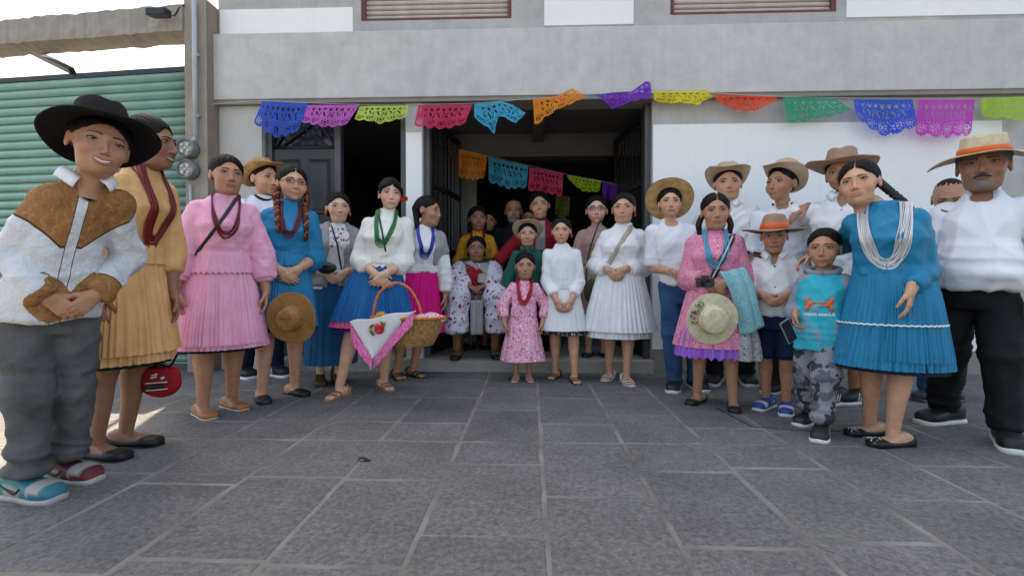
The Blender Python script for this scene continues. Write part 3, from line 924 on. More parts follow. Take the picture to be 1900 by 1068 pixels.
def hand(mb, W, D, N, right, s, curl, skin, h=.0045, spread=1.0):
    """five-fingered hand: wrist W, fingers along D, palm facing N"""
    D = unit(D); N = unit(np.asarray(N, float) - (np.asarray(N, float) @ D) * D)
    T = np.cross(D, N) * (1 if right else -1)           # thumb side
    W = np.asarray(W, float)
    prim = []
    pl = .088 * s
    kn = []
    for i, (o, L) in enumerate(((.027, .070), (.0095, .078), (-.0085, .073), (-.0255, .057))):
        K = W + D * (pl - (.004 if i == 0 else .0 if i == 1 else .004 if i == 2 else .012) * s) + T * o * s * 1.02
        prim.append((W + T * o * .62 * s, K, .0135 * s, .0108 * s, .010))
        kn.append((K, L * s, o))
    fing = []
    for i, (K, L, o) in enumerate(kn):
        c = np.array(curl) * (1 + .10 * (i - 1.5) * spread)
        d = unit(D + T * o * 2.2 * spread)
        a = 0.0; p = K
        for j, fr in enumerate((.45, .31, .24)):
            a += c[j]
            dd = d * math.cos(a) + N * math.sin(a)
            q = p + dd * L * fr
            fing.append((p, q, (.0092 - .0009 * j) * s, (.0084 - .0010 * j) * s))
            p = q
    tb = W + D * .022 * s + T * .022 * s + N * .006 * s
    t1 = tb + unit(D * .75 + T * .65 + N * .35) * .040 * s
    t2 = t1 + unit(D * .95 + T * .15 + N * .45) * .030 * s
    t3 = t2 + unit(D * .9 - T * .1 + N * .5) * .023 * s
    def f(P):
        d = None
        for a, b, ra, rb, k in prim:
            e = sd_cap(P, a, b, ra, rb); d = e if d is None else smin(d, e, k)
        d = smin(d, sd_cap(P, W - D * .03 * s, W + D * .01 * s, .022 * s, .023 * s), .018)
        for a, b, ra, rb in fing: d = smin(d, sd_cap(P, a, b, ra, rb), .0035)
        d = smin(d, sd_cap(P, W + D * .01 * s + T * .01 * s, tb, .015 * s, .0135 * s), .012)
        d = smin(d, sd_cap(P, tb, t1, .0135 * s, .0108 * s), .010)
        d = smin(d, sd_cap(P, t1, t2, .0105 * s, .0092 * s), .004); d = smin(d, sd_cap(P, t2, t3, .0092 * s, .0078 * s), .004)
        return d
    pts = np.array([W - D * .03 * s] + [b for a, b, *_ in fing] + [t3, W + D * pl + T * .03 * s, W - T * .03 * s] + [a for a, b, *_ in fing])
    V, Q = nets(f, pts.min(0) - .026 * s, pts.max(0) + .026 * s, h)
    V = relax(V, Q, 1, .3)
    sk = np.array(skin)
    c = np.ones((len(V), 1)) * sk
    tips = np.array([b for k, (a, b, *_) in enumerate(fing) if k % 3 == 2] + [t3])
    dm = np.min(np.linalg.norm(V[:, None] - tips[None], axis=2), axis=1)
    c[dm < .009 * s] = sk * (1.12, 1.0, 1.0)
    mid = np.array([b for k, (a, b, *_) in enumerate(fing) if k % 3 != 2])
    dm = np.min(np.linalg.norm(V[:, None] - mid[None], axis=2), axis=1)
    c = c * (1 - .18 * np.exp(-(dm / (.009 * s)) ** 2))[:, None]
    mb.add(V, [Q], c, 0)

def ik(S, W, l1, l2, hint):
    S = np.asarray(S, float); W = np.asarray(W, float)
    d = np.linalg.norm(W - S)
    if d > (l1 + l2) * .995:
        W = S + (W - S) * (l1 + l2) * .995 / d; d = np.linalg.norm(W - S)
    a = (l1 * l1 - l2 * l2 + d * d) / (2 * d)
    hgt = math.sqrt(max(0, l1 * l1 - a * a))
    u = (W - S) / d
    hv = np.asarray(hint, float); hv = unit(hv - (hv @ u) * u)
    return S + u * a + hv * hgt, W

PROF = {  # z/H, half width/H, half depth/H, forward shift/H
 'f': [(.44, .098, .074, .004), (.50, .108, .080, .008), (.56, .097, .072, .0), (.625, .083, .064, -.002), (.68, .089, .071, -.008), (.72, .094, .081, -.014), (.765, .086, .064, -.004), (.80, .070, .050, .004), (.825, .048, .040, .010), (.85, .034, .034, .012)],
 'm': [(.44, .090, .068, .0), (.50, .094, .070, .0), (.56, .093, .070, .0), (.625, .093, .070, -.002), (.68, .098, .073, -.004), (.73, .104, .074, -.006), (.775, .098, .066, .0), (.81, .078, .053, .006), (.832, .052, .044, .010), (.86, .036, .036, .012)],
 'c': [(.44, .088, .066, .0), (.50, .090, .068, .0), (.56, .086, .068, -.002), (.625, .084, .067, -.004), (.68, .088, .066, -.002), (.73, .087, .062, .0), (.765, .077, .054, .004), (.79, .060, .045, .006), (.81, .041, .037, .008), (.83, .032, .032, .010)]}

class Fig: pass

def setup(feet, head, kind='f', yaw=None, dy=0.0, z0=0.0, bw=1.0, bd=1.0, belly=0.0, hs=1.0, hip=(0, 0), nk=(0, 0), turn=0.0, shw=1.0, base=None, footyaw=None, armlen=1.0, chin=None):
    """feet: two photo points on the ground; head: crown in the photo; dy: crown nearer(-)/farther(+) than the feet"""
    g = Fig(); g.kind = kind
    if base is not None:
        fw_ = [np.array((base[0] - .07, base[1], z0)), np.array((base[0] + .07, base[1], z0))]
    else:
        fw_ = [ground(*p, z0) for p in feet]
    b = (fw_[0] + fw_[1]) / 2
    top = at(*head, b[1] + dy)
    H = top[2] - z0
    if yaw is None: yaw = math.degrees(math.atan2(-b[0], b[1])) + turn
    g.yaw = math.radians(yaw); g.base = b; g.H = H
    c, s = math.cos(-g.yaw), math.sin(-g.yaw)
    loc = lambda p: np.array((c * (p[0] - b[0]) - s * (p[1] - b[1]), s * (p[0] - b[0]) + c * (p[1] - b[1]), p[2] - z0))
    g.loc = loc
    g.feet = [loc(p) for p in fw_]
    ho = loc(top)
    g.hh = {'f': H / 6.75, 'm': H / 6.9, 'c': H / 5.9}[kind] * hs
    if chin: g.hh = (chin - head[1]) * (b[1] + dy) / F * .98
    H = H - .012; g.H = H
    g.head = np.array((ho[0], ho[1], H - g.hh * .5))
    g.zn = H - g.hh * 1.07                                # neck root
    zr = {'f': .835, 'm': .845, 'c': .815}[kind] * H
    g.zs = g.zn / zr                                      # torso heights are scaled so the neck fits the head
    g.hip = np.array((ho[0] * .35 + hip[0], ho[1] * .2 + hip[1], .525 * H * min(1, g.zs + .02)))
    g.neck = np.array((ho[0] * .92 + nk[0], ho[1] * .80 + nk[1], g.zn))
    g.bw, g.bd, g.belly, g.shw = bw, bd, belly, shw
    pr = np.array(PROF[kind]) * H
    pr[:, 0] *= g.zs; pr[:, 1] *= bw; pr[:, 2] *= bd
    zz = pr[:, 0] / H
    bl = np.exp(-((zz - .57) / .075) ** 2) * belly
    pr[:, 2] += bl * .6; pr[:, 3] -= bl * .5; pr[:, 1] += bl * .25
    g.pr = pr
    sw = {'f': .081, 'm': .099, 'c': .082}[kind] * H * shw
    up = unit(g.neck - g.hip)
    g.sh = [g.neck + np.array((s_ * sw, .006 * H, -.056 * H)) for s_ in (-1, 1)]
    g.l1, g.l2 = .170 * H * armlen, .150 * H * armlen
    g.fy = footyaw or (-12, 12)
    return g

def axis_at(g, z):
    t = (z - g.hip[2]) / (g.neck[2] - g.hip[2])
    t = np.clip(t, -.15, 1.3)
    bend = np.where(t > 0, t ** 1.15, t)
    return g.hip[0] + (g.neck[0] - g.hip[0]) * bend, g.hip[1] + (g.neck[1] - g.hip[1]) * bend

def torso_fn(g, off, z0, z1, flare=0.0):
    pr = g.pr
    def f(P):
        z = P[:, 2]
        a = np.interp(z, pr[:, 0], pr[:, 1]) + off; b = np.interp(z, pr[:, 0], pr[:, 2]) + off; yo = np.interp(z, pr[:, 0], pr[:, 3])
        if flare:
            k = np.clip((z0 + .16 - z) / .16, 0, 1); a = a + flare * k; b = b + flare * k
        cx, cy = axis_at(g, z)
        q = (np.abs((P[:, 0] - cx) / a) ** 2.3 + np.abs((P[:, 1] - cy - yo) / b) ** 2.3) ** (1 / 2.3)
        d = (q - 1) * np.minimum(a, b)
        return smax(smax(d, z - z1, .012), z0 - z, .012)
    return f

def set_arms(g, L, R, hints=None):
    """wrist targets in the person's frame; index 0 is the photo-left arm"""
    g.el, g.wr = [], []
    for i, w in enumerate((L, R)):
        s = (-1, 1)[i]
        hint = (hints or [None, None])[i]
        if hint is None: hint = (s * .45, .6, -.5)
        e, w = ik(g.sh[i], w, g.l1, g.l2, hint)
        g.el.append(e); g.wr.append(w)

def front(g, z, off=0.0):
    """y of the belly front at height z"""
    cx, cy = axis_at(g, np.array([z]))
    return float(cy[0] + np.interp(z, g.pr[:, 0], g.pr[:, 3]) - np.interp(z, g.pr[:, 0], g.pr[:, 2]) - off), float(cx[0])

def pose_clasp(g, zf=.545, out=.035, sep=.030, sx=0.0):
    z = zf * g.H
    y, cx = front(g, z, out * g.H + .02)
    k = g.H / 1.55
    set_arms(g, (cx + sx - (.035 + sep) * k, y + .014, z + .03 * k), (cx + sx + (.035 + sep) * k, y + .004, z + .035 * k))
    g.hd = [((.72, -.16, -.68), (.25, 1, .1)), ((-.72, -.10, -.68), (-.25, 1, .1))]
    g.curl = [(.35, .6, .5), (.45, .7, .5)]

def pose_down(g, z=.455, x=.150, y=-.02):
    H = g.H
    pts = []
    for s in (-1, 1):
        c = g.hip
        pts.append((c[0] + s * x * H * g.shw, c[1] + y * H - .03, z * H))
    set_arms(g, pts[0], pts[1], [(-1, .5, 0), (1, .5, 0)])
    g.hd = [((.05, -.12, -1), (1, .1, 0)), ((-.05, -.12, -1), (-1, .1, 0))]
    g.curl = [(.3, .35, .3), (.3, .35, .3)]

def shirt_fn(g, off, zh, zc, sleeve, k=.010, flare=0.0, scoop=None):
    """sleeve = (fraction along the arm 0..2, r shoulder, r elbow, r cuff) in units of H; puff blouse may widen towards the cuff"""
    T = torso_fn(g, off, zh * g.H, zc * g.H * g.zs if zc < 1 else zc, flare)
    segs = []
    if sleeve:
        for i in (0, 1):
            fr, r0, r1, r2 = [x for x in sleeve]
            r0, r1, r2 = r0 * g.H, r1 * g.H, r2 * g.H
            S, E, W = g.sh[i], g.el[i], g.wr[i]
            if fr <= 1:
                C = S + (E - S) * fr; segs.append((S, C, r0, r1, unit(E - S), C))
            else:
                C = E + (W - E) * (fr - 1)
                segs.append((S, E, r0, r1, None, None)); segs.append((E, C, r1, r2, unit(W - E), C))
    def f(P):
        d = T(P)
        for a, b, ra, rb, n, c in segs:
            e = sd_cap(P, a, b, ra, rb)
            if n is not None: e = smax(e, (P - c) @ n, .006)
            d = smin(d, e, k)
        if scoop is not None:
            d = smax(d, -sd_ell(P, g.neck + np.array((0, scoop[3], scoop[4])) * g.H, np.array(scoop[:3]) * g.H), .006)
        return d
    pts = np.array([g.hip + (x * g.H * .16 * g.bw, y * g.H * .13 * max(g.bd, 1), 0) for x in (-1, 1) for y in (-1, 1)] + list(g.sh) + [s[1] for s in segs] + [g.neck])
    lo = pts.min(0) - .10 * g.H * .75; hi = pts.max(0) + .10 * g.H * .75
    lo[2] = min(zh * g.H - .03, min(p[2] for p in pts[4:]) - .08 * g.H); hi[2] = g.neck[2] + .07 * g.H
    b = g.belly + flare; lo[1] -= b; lo[0] -= flare; hi[0] += flare
    return f, lo, hi

def garment(name, f, lo, hi, h, mat, par, seed, wr=.005, freq=38, paint=None, zs=.55, it=1, fold='top'):
    V, Q = nets(f, lo, hi, h)
    V = relax(V, Q, it, .4)
    N = vnormals(V, Q)
    R_ = lambda n, p=1.6: np.clip(1 - np.abs(n) * 1.9, 0, 1) ** p
    c45 = np.array([[.707, 0, .707], [0, 1, 0], [-.707, 0, .707]])
    z0_, z1_ = V[:, 2].min(), V[:, 2].max(); zt = (V[:, 2] - z0_) / (z1_ - z0_)
    n = wav(V, freq * .40, seed + 7)
    vert = R_(wav(V + .01 * n[:, None], (freq * 1.15, freq * 1.15, 7), seed))
    dia = R_(wav((V + .012 * n[:, None]) @ c45, (freq * 1.0, freq * .6, 8), seed + 1)) + R_(wav((V + .012 * n[:, None]) @ c45.T, (freq * .95, freq * .6, 7), seed + 2))
    hor = R_(wav(V + .014 * n[:, None], (9, 9, freq * 2.0), seed + 3))
    if fold == 'top':
        d = .45 * n + .8 * vert * (.3 + .7 * (1 - zt)) + .75 * dia - .6 + .6 * hor * np.exp(-((zt - .25) / .22) ** 2)
    else:
        d = .35 * n + .45 * vert + .45 * dia - .5 + 1.5 * hor * (np.exp(-(zt / .16) ** 2) + .55 * np.exp(-((zt - .48) / .10) ** 2) + .4 * np.exp(-((zt - .85) / .08) ** 2))
    V = V + N * ((wr * (1.45 if fold == 'top' else 1.15)) * d)[:, None]
    col = None
    if paint is not None: col = paint(V, N)
    return obj(name, new_mesh(name, V, [Q], True, col), mat, par)

def skirt(name, g, zt, zh, rt, rh, mat, par, pleats=44, amp=.05, seed=0, power=.8, fold=.05, wave=.0, cx=None, scal=0.0, paint=None, rows=16, cy0=None):
    """pleated skirt between heights zt and zh (metres); rt, rh = (half width, half depth)"""
    rs = np.random.RandomState(seed)
    n = pleats * 6
    th = np.linspace(0, 2 * np.pi, n, endpoint=False)
    ph = np.cumsum(1 + .9 * np.repeat(rs.rand(pleats) - .5, 6)); ph = ph / ph[-1] * pleats
    tri = np.abs(((ph + rs.rand()) % 1) * 2 - 1) * 2 - 1
    jag = np.repeat(rs.uniform(.25, 1.5, pleats), 6)
    low = sum(np.sin(th * k + rs.rand() * 6) / k ** .5 for k in (2, 3, 5, 7, 9)) / 3
    fm = (g.feet[0] + g.feet[1]) / 2
    def ctr(z):
        if z >= g.hip[2]:
            c0 = axis_at(g, np.array([z])); return float(c0[0][0]), float(c0[1][0]) + .004 * g.H
        k = 1 - z / g.hip[2]
        return g.hip[0] * (1 - .7 * k) + fm[0] * .7 * k, g.hip[1] * (1 - .7 * k) + fm[1] * .7 * k + .004 * g.H
    rings = []
    for v in np.linspace(0, 1, rows):
        a = rt[0] + (rh[0] - rt[0]) * v ** power; b = rt[1] + (rh[1] - rt[1]) * v ** power
        k = 1 + amp * (.25 + .75 * v) * tri * jag + fold * v * low
        z = zt + (zh - zt) * v + wave * v * np.sin(th * 3 + seed) + (scal * (v > .99)) * np.sin(th * pleats / 1.0)
        rings.append(np.stack([ctr(zt + (zh - zt) * v)[0] + a * k * np.cos(th), ctr(zt + (zh - zt) * v)[1] + b * k * np.sin(th), np.ones(n) * z], -1))
    V, fc = loft(rings, False, False)
    return obj(name, new_mesh(name, V, fc, True, paint(V, None) if paint else None), mat, par)

def leg_pts(g, i):
    s = (-1, 1)[i]; H = g.H
    hp = g.hip + np.array((s * .047 * H, .01 * H, -.01 * H)); ft = g.feet[i]
    an = np.array((ft[0], ft[1] + .02 * H, .052 * H))
    d = np.linalg.norm(hp - an)
    l1 = l2 = d * .5022
    kn, _ = ik(hp, an, l1, l2, (s * .12, -1, 0))
    return hp, kn, an

def legs_skin(g, mb, skin, fat=1.0):
    for i in (0, 1):
        hp, kn, an = leg_pts(g, i); H = g.H
        pts = [hp, hp + (kn - hp) * .5, kn, kn + (an - kn) * .28, kn + (an - kn) * .6, an, an + (0, 0, -.02 * H)]
        rad = np.array([.050, .046, .034, .0345, .0255, .0195, .0205]) * H * np.array([fat, fat, fat ** .7, fat, fat ** .8, fat ** .5, 1])
        P = spline(pts, 26); R = np.interp(np.linspace(0, 1, 26), np.linspace(0, 1, len(pts)), rad)
        bulge = np.exp(-((np.linspace(0, 1, 26) - .50) / .09) ** 2) * .010 * H
        P[:, 1] += bulge
        V, fc = tube(P, R, 16)
        sk = np.array(skin) * np.ones((len(V), 3))
        sk *= (1 - .10 * np.exp(-((V[:, 2] - kn[2]) / (.03 * H)) ** 2))[:, None]
        mb.add(V, fc, sk, 0)

FOOT0 = [(-.062, .020, .036), (-.055, .026, .052), (-.035, .031, .066), (-.005, .032, .070), (.03, .033, .056), (.07, .039, .042), (.105, .044, .032), (.135, .042, .026), (.158, .032, .022), (.170, .016, .016)]
FOOT = [tuple(r) for r in spline(np.array(FOOT0), 28)]
FOOT[0] = FOOT0[0]; FOOT[-1] = FOOT0[-1]
_fy0 = [a_[0] for a_ in FOOT0]
def foot_rings(sc, dw=0.0, hs=None, z0=0.0, side=1, n=26):
    """sections heel->toe; hs overrides heights"""
    out = []
    for k, (y, w, h) in enumerate(FOOT):
        hh = (np.interp(y, _fy0, hs) if hs else h); ww = w + dw
        th = np.linspace(0, 2 * np.pi, n, endpoint=False)
        cx = side * .006 * math.sin(max(0, (y + .02)) * 9)
        e = .62
        x = cx + ww * np.sign(np.cos(th)) * np.abs(np.cos(th)) ** .8
        z = hh * .42 + np.where(np.sin(th) > 0, hh * .58 * np.abs(np.sin(th)) ** e, -hh * .42 * np.abs(np.sin(th)) ** .35)
        out.append(np.stack([x * sc, -np.ones(n) * (y + (dw if k > 21 else -dw if k < 5 else 0)) * sc, (z + z0) * sc], -1))
    return np.array(out)

def shoes(g, kind, par, mb=None, skin=None, c=(.01, .01, .01), sole=(.7, .7, .68), which=(0, 1), extra=None, sc=None):
    sc = (sc or 1.0) * g.H / 1.60
    for i in which:
        a = math.radians(g.fy[i]); ca, sa = math.cos(a), math.sin(a)
        f0 = g.feet[i] + np.array((0, .0, 0))
        def X(V):
            V = np.asarray(V).reshape(-1, 3).copy(); V[:, 1] += .045 * sc
            x = V[:, 0] * ca - V[:, 1] * sa; y = V[:, 0] * sa + V[:, 1] * ca
            return np.stack([x + f0[0], y + f0[1], V[:, 2] + f0[2]], -1)
        s = (-1, 1)[i]
        st = .012 if kind != 'sneaker' else .024
        if mb is not None and skin is not None:
            V, fc = loft(foot_rings(sc * .96, 0, None, st * .9, s)); mb.add(X(V), fc, np.array(skin) * .97, 0)
            if kind == 'sandal':
                for k in range(5):
                    x = s * (-.028 + .0145 * k) * sc; yy = -(.165 - .008 * k) * sc
                    r = (.0125 - .0018 * k) * sc
                    V, fc = tube(np.array([(x, yy + .03 * sc, st * sc + .016 * sc), (x, yy, st * sc + .012 * sc), (x, yy - .012 * sc, st * sc + .009 * sc)]), [r, r, r * .6], 8); mb.add(X(V), fc, np.array(skin) * 1.0, 0)
        root = None
        def part(name, V, fc, col, parent):
            return obj(name, new_mesh(name, X(V), fc, True, np.ones((len(V), 3)) * col if np.ndim(col) == 1 else col), M_shoe, parent)
        if kind == 'flat':
            hs = [.050, .054, .040, .027, .024, .030, .036, .034, .030, .020]
            V, fc = loft(foot_rings(sc, .0035, hs, .008, s)); root = part('shoe', V, fc, np.array(c), par)
            V, fc = loft(foot_rings(sc, .0045, [.010] * 10, 0, s)); part('sole', V, fc, np.array(sole), root)
        elif kind == 'mule':
            hs = [.010, .010, .010, .012, .034, .046, .042, .037, .032, .022]
            V, fc = loft(foot_rings(sc, .004, hs, .006, s)); root = part('shoe', V, fc, np.array(c), par)
            V, fc = loft(foot_rings(sc, .0045, [.009] * 10, 0, s)); part('sole', V, fc, np.array(sole), root)
        elif kind == 'sneaker':
            hs = [.066, .084, .092, .090, .076, .062, .056, .052, .042, .024]
            V, fc = loft(foot_rings(sc, .007, hs, .016, s))
            col = np.ones((len(V), 3)) * np.array(c)
            if extra and 'paint' in extra: col = extra['paint'](V / sc, s, col)
            root = part('shoe', V, fc, col, par)
            V, fc = loft(foot_rings(sc, .0115, [.027] * 10, 0, s)); part('sole', V, fc, np.array(sole), root)
            if not (extra and extra.get('nolace')):
                lc = MB()
                for k in range(4):
                    y = -(.03 + .02 * k); zt = np.interp(-y, [.0, .03, .07, .105], [.1065, .0905, .0725, .0645])
                    V, fc = tube(np.array([(x, y + .002 * abs(x) / .02, zt + .0015 - 9.0 * x * x) for x in np.linspace(-.021, .021, 7)]) * sc, .0032 * sc, 6); lc.add(X(V), fc, (extra or {}).get('lace', (.5, .5, .5)))
                lc.build('laces', M_shoe, root, usecol=True)
            if extra and extra.get('mark'):
                mk = extra['mark']; pc = MB()
                sides = (-1, 1)
                for sd in sides:
                    def sidept(y, z): # y forward metres
                        w = np.interp(y, [a_[0] for a_ in FOOT], [a_[1] for a_ in FOOT]) + .0085; hgt = np.interp(y, _fy0, hs)
                        q = np.clip((z - .016 - hgt * .42) / (hgt * .58), 0, .98)
                        return (sd * w * (1 - q ** 3.0) ** .42 + s * .006 * math.sin(max(0, y + .02) * 9), -y, z)
                    if mk == 'stripes':
                        for k in range(3):
                            p = np.array([sidept(.012 + .019 * k + .014 * t, .028 + .042 * (1 - t)) for t in np.linspace(0, 1, 6)]) * sc
                            V, fc = tube(p, .0045 * sc, 6, .3, ref=(1, 0, 0)); pc.add(X(V), fc, extra['mc'])
                    else:   # curved tick
                        t = np.linspace(0, 1, 16)
                        yy = np.where(t < .3, .055 - .03 * (t / .3), .025 - .085 * ((t - .3) / .7)); zz = np.where(t < .3, .058 - .020 * np.sin(t / .3 * 1.57), .038 + .030 * ((t - .3) / .7) ** 1.3)
                        p = np.array([sidept(a_, b_) for a_, b_ in zip(yy, zz)]) * sc
                        V, fc = tube(p, np.interp(t, [0, .3, .45, 1], [.003, .0085, .007, .001]) * sc, 6, .35, ref=(1, 0, 0)); pc.add(X(V), fc, extra['mc'])
                pc.build('side_mark', M_shoe, root, usecol=True)
        elif kind == 'sandal':
            V, fc = loft(foot_rings(sc, .006, [.014] * 10, 0, s)); root = part('sandal', V, fc, np.array(sole), par)
            sm = MB()
            for (y, wid, r) in ((.118, .046, .011), (.075, .043, .011), (-.01, .036, .009)):
                hh_ = np.interp(y, [a_[0] for a_ in FOOT], [a_[2] for a_ in FOOT])
                P = [(wid * math.cos(t) * 1.03, -y + (.02 if y < .02 else 0) * math.sin(t), .013 + (hh_ * 1.04) * abs(math.sin(t)) ** .62) for t in np.linspace(0.05, math.pi - .05, 15)]
                V, fc = tube(np.array(P) * sc, r * sc, 6, .25, ref=(0, 0, 1)); sm.add(X(V), fc, c)
            V, fc = tube(np.array([(.034 * math.cos(t), .045 + .02 * math.sin(t), .058) for t in np.linspace(-.3, math.pi + .3, 13)]) * sc, .006 * sc, 6); sm.add(X(V), fc, c)
            sm.build('straps', M_shoe, root, usecol=True)
        elif kind == 'boot':
            hs = [.100, .13, .14, .125, .085, .058, .050, .045, .038, .024]
            V, fc = loft(foot_rings(sc, .007, hs, .012, s)); root = part('shoe', V, fc, np.array(c), par)
            V, fc = loft(foot_rings(sc, .009, [.018] * 10, 0, s)); part('sole', V, fc, np.array(sole), root)

def pants(g, mat, par, seed, bag=1.0, zt=.60, cuff=.035, wr=.007, short=None, h=.011, name='trousers', flare=1.0, paint=None):
    T = torso_fn(g, -.002, .43 * g.H, zt * g.H)
    segs = []
    for i in (0, 1):
        hp, kn, an = leg_pts(g, i); H = g.H
        segs.append((hp + (0, 0, .0), kn, .058 * H * bag ** .3, .049 * H * bag))
        if short is None: segs.append((kn, an, .050 * H * bag, .036 * H * bag * flare))
    zc = (cuff if short is None else short) * g.H
    def f(P):
        d = T(P)
        for a, b, ra, rb in segs: d = smin(d, sd_cap(P, a, b, ra, rb), .02)
        return smax(d, zc - P[:, 2], .006)
    pts = np.array([s[0] for s in segs] + [s[1] for s in segs])
    lo = pts.min(0) - .105 * g.H * max(1, bag * .9) - (0, g.belly, 0); hi = pts.max(0) + .105 * g.H * max(1, bag * .9); lo[2] = zc - .02; hi[2] = zt * g.H + .03
    return garment(name, f, lo, hi, h, mat, par, seed, wr, 34, paint, fold='pants')

def hair(g, X, o, par, style, mat=None, seed=0, h=.0065):
    fw = o.get('fw', 1.0)
    def f(P):
        Q = P.copy(); Q[:, 0] = np.abs(Q[:, 0])
        if style == 'short':
            d = sd_ell(Q, (0, .020, .036), (.0805 * fw, .0985, .0915))
            d = smax(d, -sd_ell(Q, (0, -.105, -.030), (.070 * fw, .080, .115)), .010)
            d = smax(d, -(Q[:, 2] + .030 - .35 * np.clip(Q[:, 1], -.02, .1) * -1), .012)
            d = smax(d, -sd_ell(Q, (.08, -.03, -.05), (.04, .06, .06)), .01)
        elif style == 'shaved':
            d = sd_ell(Q, (0, .017, .032), (.0742 * fw, .0922, .0850))
            d = smax(d, -sd_ell(Q, (0, -.10, -.02), (.10, .09, .11)), .02)
            d = smax(d, -(Q[:, 2] + .02), .012)
        else:
            d = sd_ell(Q, (0, .021, .036), (.0825 * fw, .1025, .0925))
            cz = -.030 if style != 'bangs' else -.050
            d = smax(d, -sd_ell(Q, (0, -.108, cz), (.064 * fw, .086, .110)), .008)
            d = smax(d, -sd_ell(Q, (.086, -.02, -.065), (.05, .055, .065)), .012)
            d = smax(d, -(Q[:, 2] + .085), .015)
            d = smax(d, .0016 - np.abs(P[:, 0] - .003) + .2 * np.clip(P[:, 1] + .03, 0, 1) , .004) if style in ('part', 'braids', 'bangs') else d
            if style == 'bangs':
                for k in range(5):
                    a = .008 + .012 * k
                    d = smin(d, sd_cap(Q, (.004 + .004 * k, -.052, .106 - .004 * k), (a + .012, -.085 + .006 * k, .055 - .004 * k), .012, .007), .008)
                    if k > 2: d = smin(d, sd_cap(Q, (a + .012, -.085 + .006 * k, .055 - .004 * k), (a + .024, -.062 + .004 * k, .0 - .012 * (k - 2)), .007, .003), .006)
            if style == 'bun': d = smin(d, sd_ell(P, (0, .115, .045), (.036, .032, .034)), .01)
            if style == 'topbun': d = smin(d, sd_ell(P, (0, .055, .125), (.030, .030, .024)), .01)
            if style == 'loose':
                d = smin(d, sd_cap(Q, (.055, .05, .0), (.062, .055, -.10), .032, .026), .03); d = smin(d, sd_cap(P, (0, .085, .0), (0, .08, -.12), .05, .05), .03)
            if style == 'tail': d = smin(d, sd_cap(P, (0, .105, .03), (.02, .115, -.10), .03, .02), .02)
            if style == 'sidetail': d = smin(d, sd_cap(P, (-.02, .10, .02), (-.065, .05, -.13), .03, .018), .02); d = d
            if style == 'short_f':
                d = smin(d, sd_cap(Q, (.062, .02, .02), (.064, .03, -.055), .020, .016), .02); d = smin(d, sd_ell(P, (0, .07, -.03), (.06, .04, .05)), .02)
        return d
    V, Q = nets(f, (-.125, -.115, -.20), (.1255, .165, .165), h)
    V = relax(V, Q, 1, .3)
    N = vnormals(V, Q)
    a = np.arctan2(V[:, 0], V[:, 1] - .1)
    hd_ = head_fn(o)(V); k_ = np.clip((hd_ - .0005) / .004, 0, 1)
    V = V + N * (k_ * (.0012 * np.sin(a * 40 + 9 * V[:, 2] + 2 * np.sin(V[:, 2] * 60)) + .0008 * np.sin(V[:, 0] * 420 + 40 * V[:, 2])) - .003 * (1 - k_))[:, None]
    if style == 'short': V = V + N * (k_ * .0022 * wav(V, 330, seed + 5))[:, None]
    ob = obj('hair', new_mesh('hair', X(V), [Q], True), mat or M_hair, par)
    return ob

def braid(X, path, par, r=.013, name='braid', mat=None, ribbon=None):
    P = spline(path, 70); t = np.linspace(0, 1, 70)
    mb = MB()
    L = np.sum(np.linalg.norm(np.diff(P, axis=0), axis=1)); w = 2 * np.pi * L / .05
    for k in range(3):
        ph = k * 2 * np.pi / 3
        off = np.stack([np.sin(w * t + ph) * r * .75, -np.abs(np.cos((w * t + ph))) * r * .5, 0 * t], -1)
        c = (.011, .008, .007)
        rr = r * .62 * (1 - .45 * t ** 3)
        cc = c
        V, fc = tube(P + off * (1 - .4 * t ** 3)[:, None], rr, 8)
        col = np.ones((len(V), 3)) * c
        if ribbon is not None and k == 0:
            col[:] = ribbon[0]
        if ribbon is not None and k == 1:
            seg = (np.minimum(np.arange(len(V)) // 8, 69) // 5) % 2
            col = np.where(seg[:, None] == 0, ribbon[1], c)
        mb.add(X(V), fc, col)
    return mb.build(name, M_shoe, par, usecol=True)

